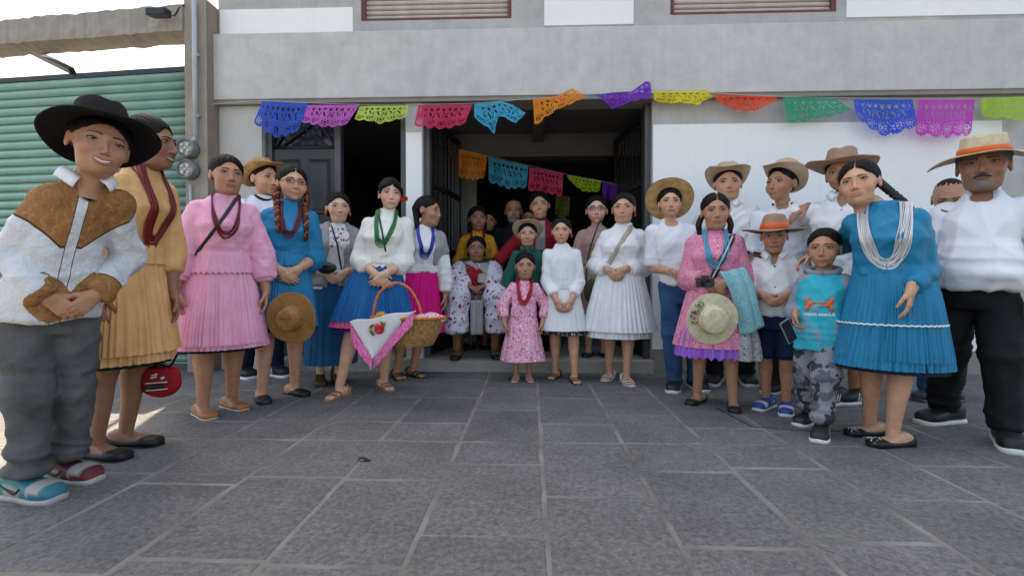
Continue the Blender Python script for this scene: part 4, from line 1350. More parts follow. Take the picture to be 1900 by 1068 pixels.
def hat(X, par, mat, rb=.16, crown=.105, curl=.05, dip=.015, rc=(.083, .098), tilt=0.0, z=.048, y=.012, dent=.02, band=None, bandh=.026, point=0.0, roll=0.0, name='hat', taper=.80, droop=0.0, rb2=None, thick=.005, bandname='hat_band', trim=None, loc=None):
    n = 64
    th = np.linspace(0, 2 * np.pi, n, endpoint=False)
    cs, sn = np.cos(th), np.sin(th)
    rb2 = rb2 or rb * 1.08
    ct, st = math.cos(tilt), math.sin(tilt); cr, sr = math.cos(roll), math.sin(roll)
    def xf(V):
        V = np.asarray(V).reshape(-1, 3)
        x, yy, zz = V[:, 0], V[:, 1], V[:, 2]
        x, zz = x * cr - zz * sr, x * sr + zz * cr
        yy, zz = yy * ct - zz * st, yy * st + zz * ct
        return X(np.stack([x, yy + y, zz + z], -1))
    def crownring(v, grow=0.0):
        k = 1 - (1 - taper) * v ** 1.3
        if v > .82: k *= math.sqrt(max(0, 1 - ((v - .82) / .18) ** 2)) * .85 + .15
        zz = crown * min(v, .82 + .18 * math.sin((v - .82) / .18 * 1.57) if v > .82 else v)
        x = (rc[0] * k + grow) * cs; yy = (rc[1] * k + grow) * sn
        # centre crease and pinched front
        w = np.clip((v - .5) / .5, 0, 1)
        zc = zz - dent * w * np.exp(-(x / .028) ** 2) + point * w * np.clip(-sn, 0, 1) * 0 + .012 * w * np.clip(sn, 0, 1) * (dent > 0)
        pinch = 1 - .22 * w * (dent > 0) * np.clip(-sn, 0, 1) ** 2
        return np.stack([x * pinch, yy, zc], -1)
    def brimring(s):
        x = (rc[0] + (rb - rc[0]) * s) * cs; yy = (rc[1] + (rb2 - rc[1]) * s) * sn
        zz = curl * np.abs(cs) ** 2.2 * s ** 1.8 - dip * np.abs(sn) ** 2 * s ** 1.4 - droop * s ** 1.3 + .004 * np.sin(th * 5 + 1) * s
        xx = x * (1 - .35 * (curl / max(rb, .01)) * s * np.abs(cs) ** 2)
        return np.stack([xx, yy, zz], -1)
    rings = [brimring(s) for s in np.linspace(1, 0, 12)] + [crownring(v) for v in np.linspace(.04, 1, 18)]
    V, fc = loft(rings, False, True)
    me = new_mesh(name, xf(V), fc, True)
    o = obj(name, me, mat, par)
    sd = o.modifiers.new('thickness', 'SOLIDIFY'); sd.thickness = thick; sd.offset = -1
    if loc is not None: o.location = loc
    if band is not None:
        rings = [crownring(.03, .003), crownring(.05, .0055), crownring(bandh / crown * .95, .0055), crownring(bandh / crown, .003)]
        V, fc = loft(rings, False, False)
        b = obj(bandname, new_mesh(bandname, xf(V), fc, True), band, o)
    if trim is not None:
        V, fc = tube(np.concatenate([brimring(1.0), brimring(1.0)[:1]]), .004, 6); obj('brim_binding', new_mesh('brim_binding', xf(V), fc, True), trim, o)
    return o, xf, brimring, crownring

def necklace(g, f, par, col, strands=6, drop=.22, w=.058, r=.0045, name='necklace', spread=.02, seed=1, gloss=.35, off=.004):
    mb = MB(); rs = np.random.RandomState(seed)
    nx, ny = g.neck[0], g.neck[1]
    for k in range(strands):
        q = k / max(1, strands - 1) - .5
        W = w + q * spread * .9; d = drop * (1 + q * .16) + rs.uniform(-.008, .008)
        phi = np.linspace(-1, 1, 60)
        x = W * np.sin(phi * np.pi / 2) + .004 * np.sin(phi * 9 + k); z = g.neck[2] + .012 * g.H - d * np.cos(phi * np.pi / 2) ** .8
        ax_, ay_ = axis_at(g, z)
        P = np.stack([x + ax_, ay_, z], -1)
        R, hit = march(f, P, (0, 1, 0), .8, off + r * .8 + .006 * rs.rand())
        y = np.where(hit, R[:, 1], ny + .01)
        for _ in range(4): y[1:-1] = (y[:-2] + 2 * y[1:-1] + y[2:]) / 4
        C = np.stack([P[:, 0], y, z], -1)
        back = np.array([(nx + s_ * .05, ny + .03, g.neck[2] + .022) for s_ in (-1, 1)])
        C = np.concatenate([[back[0]], C, [back[1]]])
        L = np.concatenate([[0], np.cumsum(np.linalg.norm(np.diff(C, axis=0), axis=1))])
        nb = max(60, int(L[-1] / (r * 1.05)))
        u = np.linspace(0, L[-1], nb)
        C2 = np.stack([np.interp(u, L, C[:, i]) for i in range(3)], -1)
        rad = r * (.72 + .42 * np.abs(np.sin(u / (r * 2.1) * np.pi / 1.0)))
        V, fc = tube(C2, rad, 6)
        cc = np.array(col) * (1 + rs.uniform(-.2, .2))
        mb.add(V, fc, cc)
    return mb.build(name, M_bead, par, usecol=True)
M_bead = attr_mat('beads', .3, .5, 10, 0, var=.1)

def strap(g, f, p0, p1, wid, mat, par, off=.006, sag=0.0, n=40, name='strap', thick=.003, back=True):
    """ribbon draped on the front of the clothes between two points (person frame)"""
    t = np.linspace(0, 1, n)
    P = np.asarray(p0)[None] * (1 - t)[:, None] + np.asarray(p1)[None] * t[:, None]
    P[:, 2] -= sag * np.sin(np.pi * t)
    Q = P.copy(); Q[:, 1] = axis_at(g, P[:, 2])[1]
    R, hit = march(f, Q, (0, 1, 0), .9, off)
    y = np.where(hit, R[:, 1], P[:, 1])
    for _ in range(5): y[1:-1] = (y[:-2] + 2 * y[1:-1] + y[2:]) / 4
    C = np.stack([P[:, 0], y, P[:, 2]], -1)
    if back: C = np.concatenate([[C[0] + (0, .05, -.012)], C])
    V, fc = tube(C, wid / 2, 8, thick / wid * 2)
    return MB().add(V, fc).build(name, mat, par)

def glasses(X, face, par, fw=1.0):
    mb = MB()
    for s in (-1, 1):
        c = s * .032 * fw
        P = [(c + .0215 * math.cos(t), -.099 + .004 * math.cos(t) * s, .002 + .0165 * np.sign(math.sin(t)) * abs(math.sin(t)) ** .8) for t in np.linspace(0, 2 * np.pi, 25)]
        V, fc = tube(P, .0017, 6); mb.add(X(V), fc)
        V, fc = tube([(s * .0535 * fw, -.094, .006), (s * .072 * fw, -.04, .006), (s * .078 * fw, .012, .004)], .0015, 6); mb.add(X(V), fc)
    V, fc = tube([(-.011, -.1, .006), (0, -.103, .008), (.011, -.1, .006)], .0015, 6); mb.add(X(V), fc)
    return mb.build('glasses', M_iron, par)

def begin(g, label, group=None):
    e = empty('person', tuple(g.base), g.yaw)
    tag(e, label, 'person', group)
    return e

def finish(g, e, o, skin, hy=0.0, hp=0.0, hr=0.0, style='bun', near=False, arms=(0, 1), arm_from=0.0, legs=True, hairmat=None, sleeve_end=1.0, do_hands=(0, 1), legfat=1.0, mb=None, armfat=1.0, handh=None):
    """head, arms, hands, legs -> one body mesh; hair as a child"""
    mb = mb or MB()
    rv = np.random.RandomState(int(abs(g.base[0] * 977 + g.H * 3571)) % 99991)
    o = dict(o); o['young'] = g.kind == 'c'
    for k_, a_ in (('fw', .035), ('jw', .08), ('nose', .10), ('mw', .10), ('cheek', .08), ('brow', .2), ('eye', .08), ('lipw', .2)): o[k_] = o.get(k_, 1.0) * (1 + a_ * rv.uniform(-1, 1))
    o['browz'] = o.get('browz', 0) + rv.uniform(-.0018, .0022); o['smile'] = o.get('smile', 0) + rv.uniform(0, .25); o['fat'] = max(0, o.get('fat', 0) + rv.uniform(-.1, .12))
    s = g.hh / .225
    R = (Matrix.Rotation(math.radians(hy), 3, 'Z') @ Matrix.Rotation(math.radians(hr), 3, 'Y') @ Matrix.Rotation(math.radians(hp), 3, 'X'))
    Rm = np.array(R)
    piv = np.array((0, .02, -.085))
    wide = np.array((1.085, 1.0, 1.0))
    def X(V): return ((np.asarray(V).reshape(-1, 3) * wide - piv) @ Rm.T + piv) * s + g.head
    g.X = X; g.hs_ = s
    f, face = make_head(o, mb, X, skin, .0045 if near else .0054)
    H = g.H
    # hidden trunk so that the body is one whole
    zs = np.linspace(.46 * H, g.neck[2] + .005, 12)
    rings = []
    for z in zs:
        a = np.interp(z, g.pr[:, 0], g.pr[:, 1]) * .84; b = np.interp(z, g.pr[:, 0], g.pr[:, 2]) * .82; yo = np.interp(z, g.pr[:, 0], g.pr[:, 3]); cx, cy = axis_at(g, np.array([z]))
        t = np.linspace(0, 2 * np.pi, 16, endpoint=False)
        rings.append(np.stack([cx + a * np.cos(t), cy + yo + b * np.sin(t), np.full(16, z)], -1))
    V, fc = loft(rings); mb.add(V, fc, skin, 0)
    # neck to chest
    V, fc = tube(spline([g.head + (0, .02 * s, -.09 * s), (g.neck + g.head * 1) / 2 + (0, .02, -.04 * s), g.neck + (0, .012, -.035 * H)], 8), np.linspace(.037, .047, 8) * s * o.get('neck', 1.0), 14); mb.add(V, fc, skin, 0)
    for i in arms:
        S, E, W = g.sh[i], g.el[i], g.wr[i]
        pts = [S, (S + E) / 2, E, E + (W - E) * .3, E + (W - E) * .7, W]
        rad = np.array([.034, .031, .0255, .0262, .0205, .0162]) * H * armfat
        V, fc = tube(spline(pts, 24), np.interp(np.linspace(0, 1, 24), np.linspace(0, 1, 6), rad), 14)
        mb.add(V, fc, skin, 0)
        if i in do_hands:
            D, N = g.hd[i]
            hand(mb, W, D, N, i == 0, .108 * H / .178 * g.__dict__.get('hands', 1.0), g.curl[i], skin, handh or (.0042 if near else .0050))
    if legs: legs_skin(g, mb, skin, legfat)
    g.mb = mb; g.face = face; g.hf = f; g.skin = skin
    if style: hair(g, X, o, e, style, hairmat, h=.0056 if near else .0068)
    return X

def close(g, e):
    b = g.mb.build('body', [M_skin, M_eye], e, usecol=True)
    return b
# ------------------------------------------------------------------ cloth for the people
C_pink = cloth('pink_satin', lin(240, 168, 196), .5, .5, .06)
C_gold = cloth('gold_cotton', lin(220, 170, 114), .65, .8, .10)
C_blue1 = cloth('azure_satin', lin(8, 128, 174), .45, .4, .06)
C_blue2 = cloth('turquoise_satin', lin(4, 124, 164), .45, .7, .06)
C_royal = cloth('royal_blue_cotton', lin(4, 98, 158), .6, .7, .06)
C_white = cloth('white_cotton', (.80, .80, .80), .7, 0, .03)
C_tee = cloth('white_jersey', (.78, .79, .83), .8, 0, .03)
C_whitep = cloth('white_pleated', (.80, .81, .82), .65, .7, .04)
C_ivory = cloth('ivory_satin', (.80, .80, .74), .5, .3, .03)
C_magenta = cloth('magenta_cotton', lin(215, 10, 120), .6, .7, .05)
C_jeans = cloth('blue_denim', lin(45, 80, 120), .85, 0, .22, 0)
C_jeansd = cloth('dark_denim', lin(25, 40, 70), .85, 0, .18, 0)
C_jeansg = cloth('washed_grey_denim', lin(92, 92, 93), .85, 0, .22, 0)
C_black = cloth('black_cotton', (.012, .012, .014), .8, 0, .1)
C_navy = cloth('navy_cotton', (.012, .016, .035), .8, 0, .1)
M_straw = plain('golden_straw', lin(190, 150, 95), .7, .22, 26, .9, 320)
M_strawd = plain('brown_straw', lin(150, 105, 52), .7, .3, 22, 1.0, 260)
M_strawp = plain('pale_straw', lin(208, 190, 158), .7, .12, 26, .7, 320)
M_felt = plain('tan_felt', lin(190, 165, 138), .85, .1, 14, .4, 200)
M_feltb = plain('brown_felt', lin(160, 130, 108), .85, .12, 14, .4, 200)
M_blackfelt = plain('black_felt', (.006, .006, .0075), .85, .15, 14, .4, 200, spec=.2)
M_orange = plain('orange_ribbon', (.80, .115, .012), .5, .08, 10, .1)
M_leather = plain('black_leather', (.014, .014, .016), .45, .15, 20, .3, 150)

def basic_top(g, e, mat, sleeve, seed, hem=.55, neck=.845, off=.009, h=.0115, wr=.005, name='blouse', flare=0.0, paint=None, freq=38, k=.010, scoop=None):
    if name == 't_shirt' and scoop is None: scoop = (.042, .05, .030, -.045, -.004)
    f, lo, hi = shirt_fn(g, off, hem, neck, sleeve, k, flare, scoop)
    ob = garment(name, f, lo, hi, h, mat, e, seed, wr, freq, paint)
    g.top = f
    return f, ob

def cuff(g, e, i, frac, r, mat, name='cuff', length=.03):
    E, W = g.el[i], g.wr[i]
    d = unit(W - E); C = E + (W - E) * frac
    V, fc = tube([C - d * length * .5, C - d * length * .3, C + d * length * .5], [r * .95, r, r * .98], 16)
    MB().add(V, fc).build(name, mat, e)


def placket(g, e, mat, z1=.46, x=0.0, buttons=5):
    H = g.H
    zt_ = g.neck[2] - .05 * H; zb_ = z1 * H
    cx0 = axis_at(g, np.array([zt_]))[0][0]; cx1 = axis_at(g, np.array([zb_]))[0][0]
    strap(g, g.top, (cx0 + x, 0, zt_), (cx1 + x, 0, zb_), .030, mat, e, .003, name='placket', back=False, thick=.004)
    P = np.array([(cx0 + (cx1 - cx0) * t + x, axis_at(g, np.array([zt_ + (zb_ - zt_) * t]))[1][0], zt_ + (zb_ - zt_) * t) for t in np.linspace(.06, .92, buttons)])
    R, hit = march(g.top, P, (0, 1, 0), .9, .006)
    for r in R:
        th_ = np.linspace(0, 2 * np.pi, 10, endpoint=False)
        V, fc = loft([[(r[0] + .006 * math.cos(a), r[1] + y, r[2] + .006 * math.sin(a)) for a in th_] for y in (0, -.003)])
        MB().add(V, fc).build('button', M_greym, e)
VEE = (.020, .06, .055, -.050, -.012)

def coiled(name, c):
    """straw plait sewn in concentric rounds (hat lies across the local y axis)"""
    m, N, L, b = nt(name)
    co = coords(N, L)
    w = N.new('ShaderNodeTexWave'); w.wave_type = 'RINGS'; w.rings_direction = 'Y'
    w.inputs['Scale'].default_value = 42; w.inputs['Distortion'].default_value = .6; w.inputs['Detail'].default_value = 2; L.new(co, w.inputs['Vector'])
    n = noise(N, L, co, 45, 4, .7); n2 = noise(N, L, co, 9, 3)
    base = ramp(N, L, n2, [(.3, tuple(x * .75 for x in c)), (.7, tuple(x * 1.15 for x in c))])
    base = mixc(N, L, .35, base, ramp(N, L, w.outputs['Fac'], [(.2, tuple(x * .35 for x in c)), (.7, tuple(min(.9, x * 1.3) for x in c))]))
    base = mixc(N, L, .3, base, ramp(N, L, n, [(.35, tuple(x * .4 for x in c)), (.65, tuple(min(.9, x * 1.4) for x in c))]))
    L.new(base, b.inputs['Base Color']); b.inputs['Roughness'].default_value = .7
    p = bump(N, L, b, w.outputs['Fac'], .6, .003); bump(N, L, b, n, .5, .003, p)
    return m
M_coild = coiled('coiled_brown_straw', lin(160, 115, 62)); M_coilp = coiled('coiled_cream_straw', lin(222, 205, 172))
def open_front(f, g, w=.045, zlo=0.0):
    def h_(P):
        d = f(P); cx, cy = axis_at(g, P[:, 2])
        return smax(d, -np.maximum(np.abs(P[:, 0] - cx) - w, P[:, 1] - cy), .006)
    return h_
def mask_paint(fn):
    return lambda V, N: fn(V, N)
def collar(g, e, mat, w=1.0, name='collar'):
    for s in (-1, 1):
        n0 = g.neck + (0, -.022, -.006); k = g.H / 1.55 * w
        pts = [n0 + np.array((s * .058, .055, .042)) * k, n0 + np.array((s * .056, -.010, .032)) * k, n0 + np.array((s * .026, -.050, -.004)) * k]
        low = [n0 + np.array((s * .080, .055, .008)) * k, n0 + np.array((s * .086, -.028, -.006)) * k, n0 + np.array((s * .052, -.078, -.045)) * k]
        V, fc = loft([spline(pts, 8), spline((np.array(pts) + np.array(low)) / 2 + (0, -.01, .006), 8), spline(low, 8)], closed=False)
        c_ = obj(name, new_mesh(name, V, fc, True), mat, e); c_.modifiers.new('thickness', 'SOLIDIFY').thickness = .004
def neckband(g, e, mat, r=.006, w=1.0, name='neckband', drop=.035):
    k = g.H / 1.6 * w
    P = np.array([(g.neck[0] + .062 * k * math.sin(t), g.neck[1] + .012 - .058 * k * math.cos(t), g.neck[2] + .012 - drop * k * max(0, math.cos(t)) ** 1.5) for t in np.linspace(0, 2 * math.pi, 33)])
    Q = P.copy(); Q[:, 1] = np.minimum(Q[:, 1], axis_at(g, Q[:, 2])[1])
    R, hit = march(g.top, Q, (0, 1, 0), .7, .001)
    P[:, 1] = np.where(hit & (P[:, 1] < g.neck[1] + .01), R[:, 1], P[:, 1])
    V, fc = tube(P, r, 8, .6); MB().add(V, fc).build(name, mat, e)
def earring(X, e, s, col=(.6, .02, .03), r=.009, drop=.02, fw=1.0):
    mb = MB()
    for k in range(3):
        c = np.array((s * .080 * fw, .004, -.036 - drop * .5 * k))
        V, fc = tube([c + (0, 0, r * (1 - .1 * k)), c + (0, 0, r * .4), c - (0, 0, r * .4), c - (0, 0, r)], np.array([.2, .9, .9, .2]) * r, 8)
        mb.add(X(V), fc, col)
    mb.build('earring', M_bead, e, usecol=True)
def yz(g, zph, Y=None):
    return (zph - g.base[2])

# ---- 1 boy with the black hat
g = setup([(58, 925), (128, 892)], (174, 206), 'c', turn=8, dy=-.10, bw=.86, bd=1.0, belly=.02, chin=320, shw=.78, footyaw=(30, 30), hip=(-.03, 0), nk=(-.008, 0))
e = begin(g, 'boy in wide black cowboy hat and white western shirt with brown yoke')
H = g.H
pose_clasp(g, .515, .03, sep=.04, sx=.035)
def yoke(V, N):
    """continuous fields: r yoke edge, g placket distance, b cuff"""
    cx = axis_at(g, V[:, 2])[0]; x = np.abs(V[:, 0] - cx) / H; z = V[:, 2] / H
    lim = np.interp(x, [0, .02, .05, .085, .11, .14], [.665, .660, .69, .722, .738, .80])
    c = np.zeros((len(V), 3))
    c[:, 0] = np.clip(.5 + (z - lim) * 8 - 20 * np.clip(x - .118, 0, 1) - .5 * np.clip(N[:, 1] - .4, 0, 1), 0, 1)
    c[:, 1] = np.clip(x * 20 + np.clip(N[:, 1] + .2, 0, 1) * 2, 0, 1)
    t = np.full(len(V), -1.0)
    for i in (0, 1):
        d = unit(g.wr[i] - g.el[i]); r = np.linalg.norm(np.cross(V - g.wr[i], d), axis=1)
        t = np.maximum(t, (V - g.wr[i]) @ d + .062 - 12 * np.clip(r - .042 * H, 0, 1))
    c[:, 2] = np.clip(.5 + t * 8, 0, 1)
    return c
def western_mat():
    m, N, L, b = nt('western_shirt')
    a = N.new('ShaderNodeAttribute'); a.attribute_name = 'Col'
    sp = N.new('ShaderNodeSeparateColor'); L.new(a.outputs['Color'], sp.inputs[0])
    co = coords(N, L)
    white = ramp(N, L, noise(N, L, co, 9, 5), [(.3, (.58, .59, .62)), (.7, (.67, .68, .71))])
    w = N.new('ShaderNodeTexWave'); w.inputs['Scale'].default_value = 9; w.inputs['Distortion'].default_value = 14; w.inputs['Detail'].default_value = 1
    w.inputs['Detail Scale'].default_value = 2.2; L.new(co, w.inputs['Vector'])
    brown = mixc(N, L, ramp(N, L, w.outputs['Fac'], [(.92, (0, 0, 0)), (.97, (.32, .32, .32))]), ramp(N, L, noise(N, L, co, 30, 4), [(.3, (.27, .115, .036)), (.7, (.37, .165, .055))]), (.50, .33, .18))
    def step(v, p, w_=.006): return ramp(N, L, v, [(p - w_, (0, 0, 0)), (p + w_, (1, 1, 1))])
    c = mixc(N, L, step(sp.outputs[0], .46), white, (.035, .02, .015)); c = mixc(N, L, step(sp.outputs[0], .50), c, brown)
    c = mixc(N, L, step(sp.outputs[1], .24), (.05, .045, .045), c); c = mixc(N, L, step(sp.outputs[1], .20), white, c)
    c = mixc(N, L, step(sp.outputs[2], .47), c, (.035, .02, .015)); c = mixc(N, L, step(sp.outputs[2], .50), c, brown)
    L.new(c, b.inputs['Base Color']); b.inputs['Roughness'].default_value = .75; b.inputs['Specular IOR Level'].default_value = .3
    p = bump(N, L, b, noise(N, L, co, 260, 2), .25, .002); bump(N, L, b, noise(N, L, co, 20, 5, .6), .9, .022, p)
    return m
basic_top(g, e, western_mat(), (1.97, .041, .038, .030), 21, hem=.475, neck=.812, off=.012, h=.0072, wr=.010, name='shirt', paint=yoke, freq=26, flare=.035, scoop=(.026, .06, .065, -.050, -.010))
pants(g, C_jeansg, e, 22, bag=1.04, wr=.012, flare=1.08, h=.0095, cuff=.066)
o = dict(fw=1.1, jw=1.12, fat=.5, smile=.9, open=.010, cheek=1.15, nose=1.1, eye=.72, browz=.002)
X = finish(g, e, o, SK['mid'], hy=2, hp=4, hr=10, style='short', near=True, legs=False)
hat(X, e, M_blackfelt, .170, .130, -.02, .045, tilt=math.radians(-27), z=.056, y=.012, dent=.025, rc=(.088, .10), taper=.82, roll=math.radians(4))
collar(g, e, C_white, 1.12)
def paint1(V, s, col):
    y = -V[:, 1]
    col[:] = (.02, .17, .20) if s < 0 else (.10, .012, .028)
    w = ((y > .085) & (V[:, 2] > .036) & (y < .15)) | ((y < .05) & (y > -.03) & (V[:, 2] < .055)); col[w] = (.36, .35, .32)
    t = (y > .10) & (V[:, 2] < .040); col[t] = (.01, .17, .28) if s < 0 else (.22, .025, .04)
    return col
shoes(g, 'sneaker', e, None, None, sole=(.36, .35, .32), extra=dict(paint=paint1, mark='tick', mc=(.02, .02, .02), lace=(.03, .15, .17)), sc=1.12)
close(g, e)

# ---- 2 woman in gold, seen from the side
g = setup([(190, 850), (245, 827)], (278, 214), 'f', turn=42, dy=.05, bw=.95, bd=.95, shw=.9, chin=310, footyaw=(2, 8))
e = begin(g, 'woman in golden pleated dress turned sideways with long red bead ropes')
H = g.H
hw = g.loc(at(330, 655, g.base[1] + .10))
pose_down(g, .46, .145, -.02)
set_arms(g, g.wr[0], hw, [(-1, .5, 0), (1, .5, 0)])
basic_top(g, e, C_gold, (1.55, .036, .040, .033), 31, hem=.56, neck=.85, h=.0095, wr=.005)
skirt('peplum', g, .615 * H, .56 * H, (.096 * H, .082 * H), (.112 * H, .098 * H), C_gold, e, 30, .03, 2, .7, .03, rows=6)
skirt('skirt', g, .58 * H, .30 * H, (.102 * H, .086 * H), (.150 * H, .135 * H), C_gold, e, 46, .055, 5, .8, .07)
skirt('underskirt', g, .36 * H, .272 * H, (.128 * H, .11 * H), (.142 * H, .125 * H), C_gold, e, 36, .05, 6, .75, .06, rows=5)
skirt('petticoat', g, .36 * H, .262 * H, (.12 * H, .10 * H), (.13 * H, .115 * H), C_black, e, 24, .03, 7, .75, .05, rows=5)
o = dict(fw=.98, smile=.7, open=.007, nose=1.1)
finish(g, e, o, SK['dark'], hy=14, hp=2, style='bun', near=True)
necklace(g, g.top, e, (.20, .006, .012), 10, .36, .06, .0036, spread=.034)
shoes(g, 'flat', e, g.mb, SK['dark'], (.008, .008, .009), (.01, .01, .01), sc=1.12)
close(g, e)
bagp = at(297, 697, g.base[1] + .12)
b = empty('drawstring_bag', (bagp[0], bagp[1], bagp[2] - .08)); tag(b, 'red cloth bag with black and white print beside the golden dress', 'bag')
M_redc = cloth('red_cloth', (.30, .008, .016), .7)
V, Q = nets(lambda P: smax(smin(sd_ell(P, (0, 0, .05), (.105, .045, .075)), sd_ell(P, (0, 0, .10), (.095, .035, .05)), .03), P[:, 2] - .125, .01), (-.13, -.07, -.05), (.13, .07, .15), .009)
obj('pouch', new_mesh('pouch', V + .003 * wav(V, 60, 3)[:, None] * np.array((0, 1, 0)), [Q], True), M_redc, b)
pb = MB()
def onbag(x, z): return (x, -.048 * math.sqrt(max(.05, 1 - (x / .112) ** 2 - ((z - .055) / .09) ** 2 * .6)) - .003, z)
for (x0, x1, z, r, c) in ((-.03, .06, .035, .013, (.012, .012, .012)), (-.038, .066, .052, .0028, (.6, .6, .58)), (-.038, .066, .018, .0028, (.6, .6, .58)), (-.01, .02, .078, .004, (.6, .6, .58)), (-.005, .022, .090, .004, (.6, .6, .58)), (.04, .055, .075, .007, (.5, .5, .5))):
    V, fc = tube([onbag(x0 + (x1 - x0) * t, z + .008 * t) for t in np.linspace(0, 1, 8)], r, 6, .25); pb.add(V, fc, c)
pb.build('print', M_shoe, b, usecol=True)
hwp = at(330, 640, g.base[1] + .10) - np.array(b.location)
V, fc = tube(spline([(-.06, 0, .12), (.0, .0, .135), (.05, .0, .13), tuple(hwp - (0, 0, .04))], 16), .005, 6); MB().add(V, fc).build('cord', C_black, b)

# ---- 3 woman in pink
g = setup([(378, 772), (432, 757)], (418, 286), 'f', turn=6, bw=1.10, bd=1.05, chin=360, shw=1.04, footyaw=(18, 22))
e = begin(g, 'woman in pale pink pleated dress with dark red beads and tan shoes')
pose_down(g, .455, .150, -.03)
basic_top(g, e, C_pink, (1.66, .040, .048, .040), 3, hem=.565, neck=.848, wr=.006, h=.010)
for i in (0, 1): cuff(g, e, i, .67, .033 * g.H, C_pink)
H = g.H
skirt('peplum', g, .625 * H, .545 * H, (.108 * H, .085 * H), (.130 * H, .105 * H), C_pink, e, 40, .03, 2, .7, .03, scal=.006, rows=8)
skirt('skirt', g, .57 * H, .275 * H, (.112 * H, .088 * H), (.172 * H, .140 * H), C_pink, e, 64, .045, 5, .75, .06)
skirt('underskirt', g, .35 * H, .258 * H, (.150 * H, .12 * H), (.168 * H, .136 * H), C_pink, e, 50, .05, 6, .75, .06, rows=6)
skirt('petticoat', g, .35 * H, .248 * H, (.14 * H, .11 * H), (.150 * H, .125 * H), C_black, e, 30, .03, 7, .75, .05, rows=5)
o = dict(fw=1.05, jw=1.1, fat=.5, nose=1.15, lip=(.85, .55, .55), eye=.8)
finish(g, e, o, SK['mid'], hy=8, hp=0, hr=3, style='tail', near=True, legfat=1.14)
necklace(g, g.top, e, (.16, .008, .018), 5, .26, .072, .0038, spread=.012)
st_ = strap(g, g.top, (g.neck[0] + .06, 0, g.neck[2] + .0), (g.hip[0] - .135, -.02, .61 * H), .020, M_leather, e, name='bag_strap')
shoes(g, 'flat', e, g.mb, SK['mid'], lin(165, 105, 60), (.6, .58, .5))
close(g, e)
b = empty('shoulder_bag', tuple(at(338, 545, g.base[1] + .12))); tag(b, 'black shoulder bag half hidden between golden and pink dresses', 'bag')
V, Q = nets(lambda P: sd_ell(P, (0, 0, 0), (.05, .10, .10)), (-.08, -.13, -.13), (.08, .13, .13), .012)
obj('pouch', new_mesh('pouch', V, [Q], True), M_leather, b)
V, fc = tube([(-.045, -.02, .03), (-.054, .0, .035), (-.045, .03, .03)], .008, 6); MB().add(V, fc).build('flap_edge', M_leather, b)

# ---- 4 man behind with straw hat
g = setup([(455, 700), (512, 698)], (488, 299), 'm', turn=18, chin=362, bw=1.0, footyaw=(5, 15))
e = begin(g, 'man in straw hat and white black-collared shirt behind the blue dress')
pose_down(g)
basic_top(g, e, C_tee, (.9, .040, .041, .03), 41, hem=.5, neck=.853, name='shirt', wr=.010)
neckband(g, e, C_black, .010)
pants(g, C_jeansd, e, 42, 1.0)
X = finish(g, e, dict(jw=1.1, nose=1.1, stubble=1), SK['tan'], hy=20, style='short', legs=False, do_hands=(0, 1), handh=.006)
hat(X, e, M_straw, .142, .095, .04, .015, tilt=math.radians(-28), roll=.12, z=.046, band=None, dent=.02)
shoes(g, 'sneaker', e, None, None, (.012, .012, .014), (.65, .65, .65), extra=dict(mark='stripes', mc=(.6, .6, .6), lace=(.5, .5, .5)), sc=1.1)
close(g, e)

# ---- 5 woman in bright blue dress with braids
g = setup([(487, 745), (548, 733)], (540, 306), 'f', turn=4, chin=374, footyaw=(10, 30), bw=1.0)
e = begin(g, 'woman in bright blue dress with glasses and ribboned braids, holding straw hat')
H = g.H
pose_clasp(g, .535, .035, sep=.02, sx=.02)
basic_top(g, e, C_blue1, (1.38, .037, .044, .042), 51, hem=.60, neck=.853, wr=.007)
skirt('peplum', g, .64 * H, .575 * H, (.092 * H, .074 * H), (.108 * H, .09 * H), C_blue1, e, 30, .03, 2, .7, .03, scal=.004, rows=6)
skirt('skirt', g, .60 * H, .315 * H, (.095 * H, .077 * H), (.145 * H, .125 * H), C_blue1, e, 56, .04, 5, .8, .05)
skirt('petticoat', g, .36 * H, .297 * H, (.125 * H, .105 * H), (.138 * H, .118 * H), C_black, e, 30, .03, 7, .75, .05, rows=5)
o = dict(fw=1.02, smile=.55, eye=.7, lip=(.9, .55, .55))
X = finish(g, e, o, SK['tan'], hy=8, hp=-2, hr=3, style='braids', near=True)
glasses(X, g.face, e, 1.02)
necklace(g, g.top, e, (.13, .006, .02), 9, .23, .058, .0040, spread=.02)
RB = [np.array((.16, .012, .008)), np.array((.55, .13, .01))]
for s in (-1, 1):
    p = [g.X(np.array([[s * .074, .01, -.02]]))[0], g.X(np.array([[s * .084, -.012, -.085]]))[0]]
    z1 = g.neck[2] - .06; z2 = g.neck[2] - (.20 if s < 0 else .25)
    for z in (g.neck[2] - .02, z1, (z1 + z2) / 2, z2):
        q = np.array([[g.neck[0] + s * .085, axis_at(g, np.array([z]))[1][0], z]]); r_, h_ = march(g.top, q, (0, 1, 0), .8, .016); p.append(r_[0])
    braid(lambda V: V, p, e, .017, ribbon=RB)
shoes(g, 'mule', e, g.mb, SK['tan'], (.012, .013, .016), (.02, .02, .02))
close(g, e)
yh = g.base[1] - .26
hc_ = at(542, 590, yh)
h0 = empty('straw_hat', tuple(hc_)); tag(h0, 'brown woven straw hat held in front of the bright blue dress', 'hat')
def XH(V): # crown towards the viewer
    V = np.asarray(V).reshape(-1, 3); return np.stack([V[:, 0], -V[:, 2], V[:, 1]], -1)
hat(XH, h0, M_coild, .163, .10, .02, .01, rc=(.07, .082), z=0, y=0, dent=.03, name='brim_and_crown', rb2=.163, taper=.8, tilt=.12)

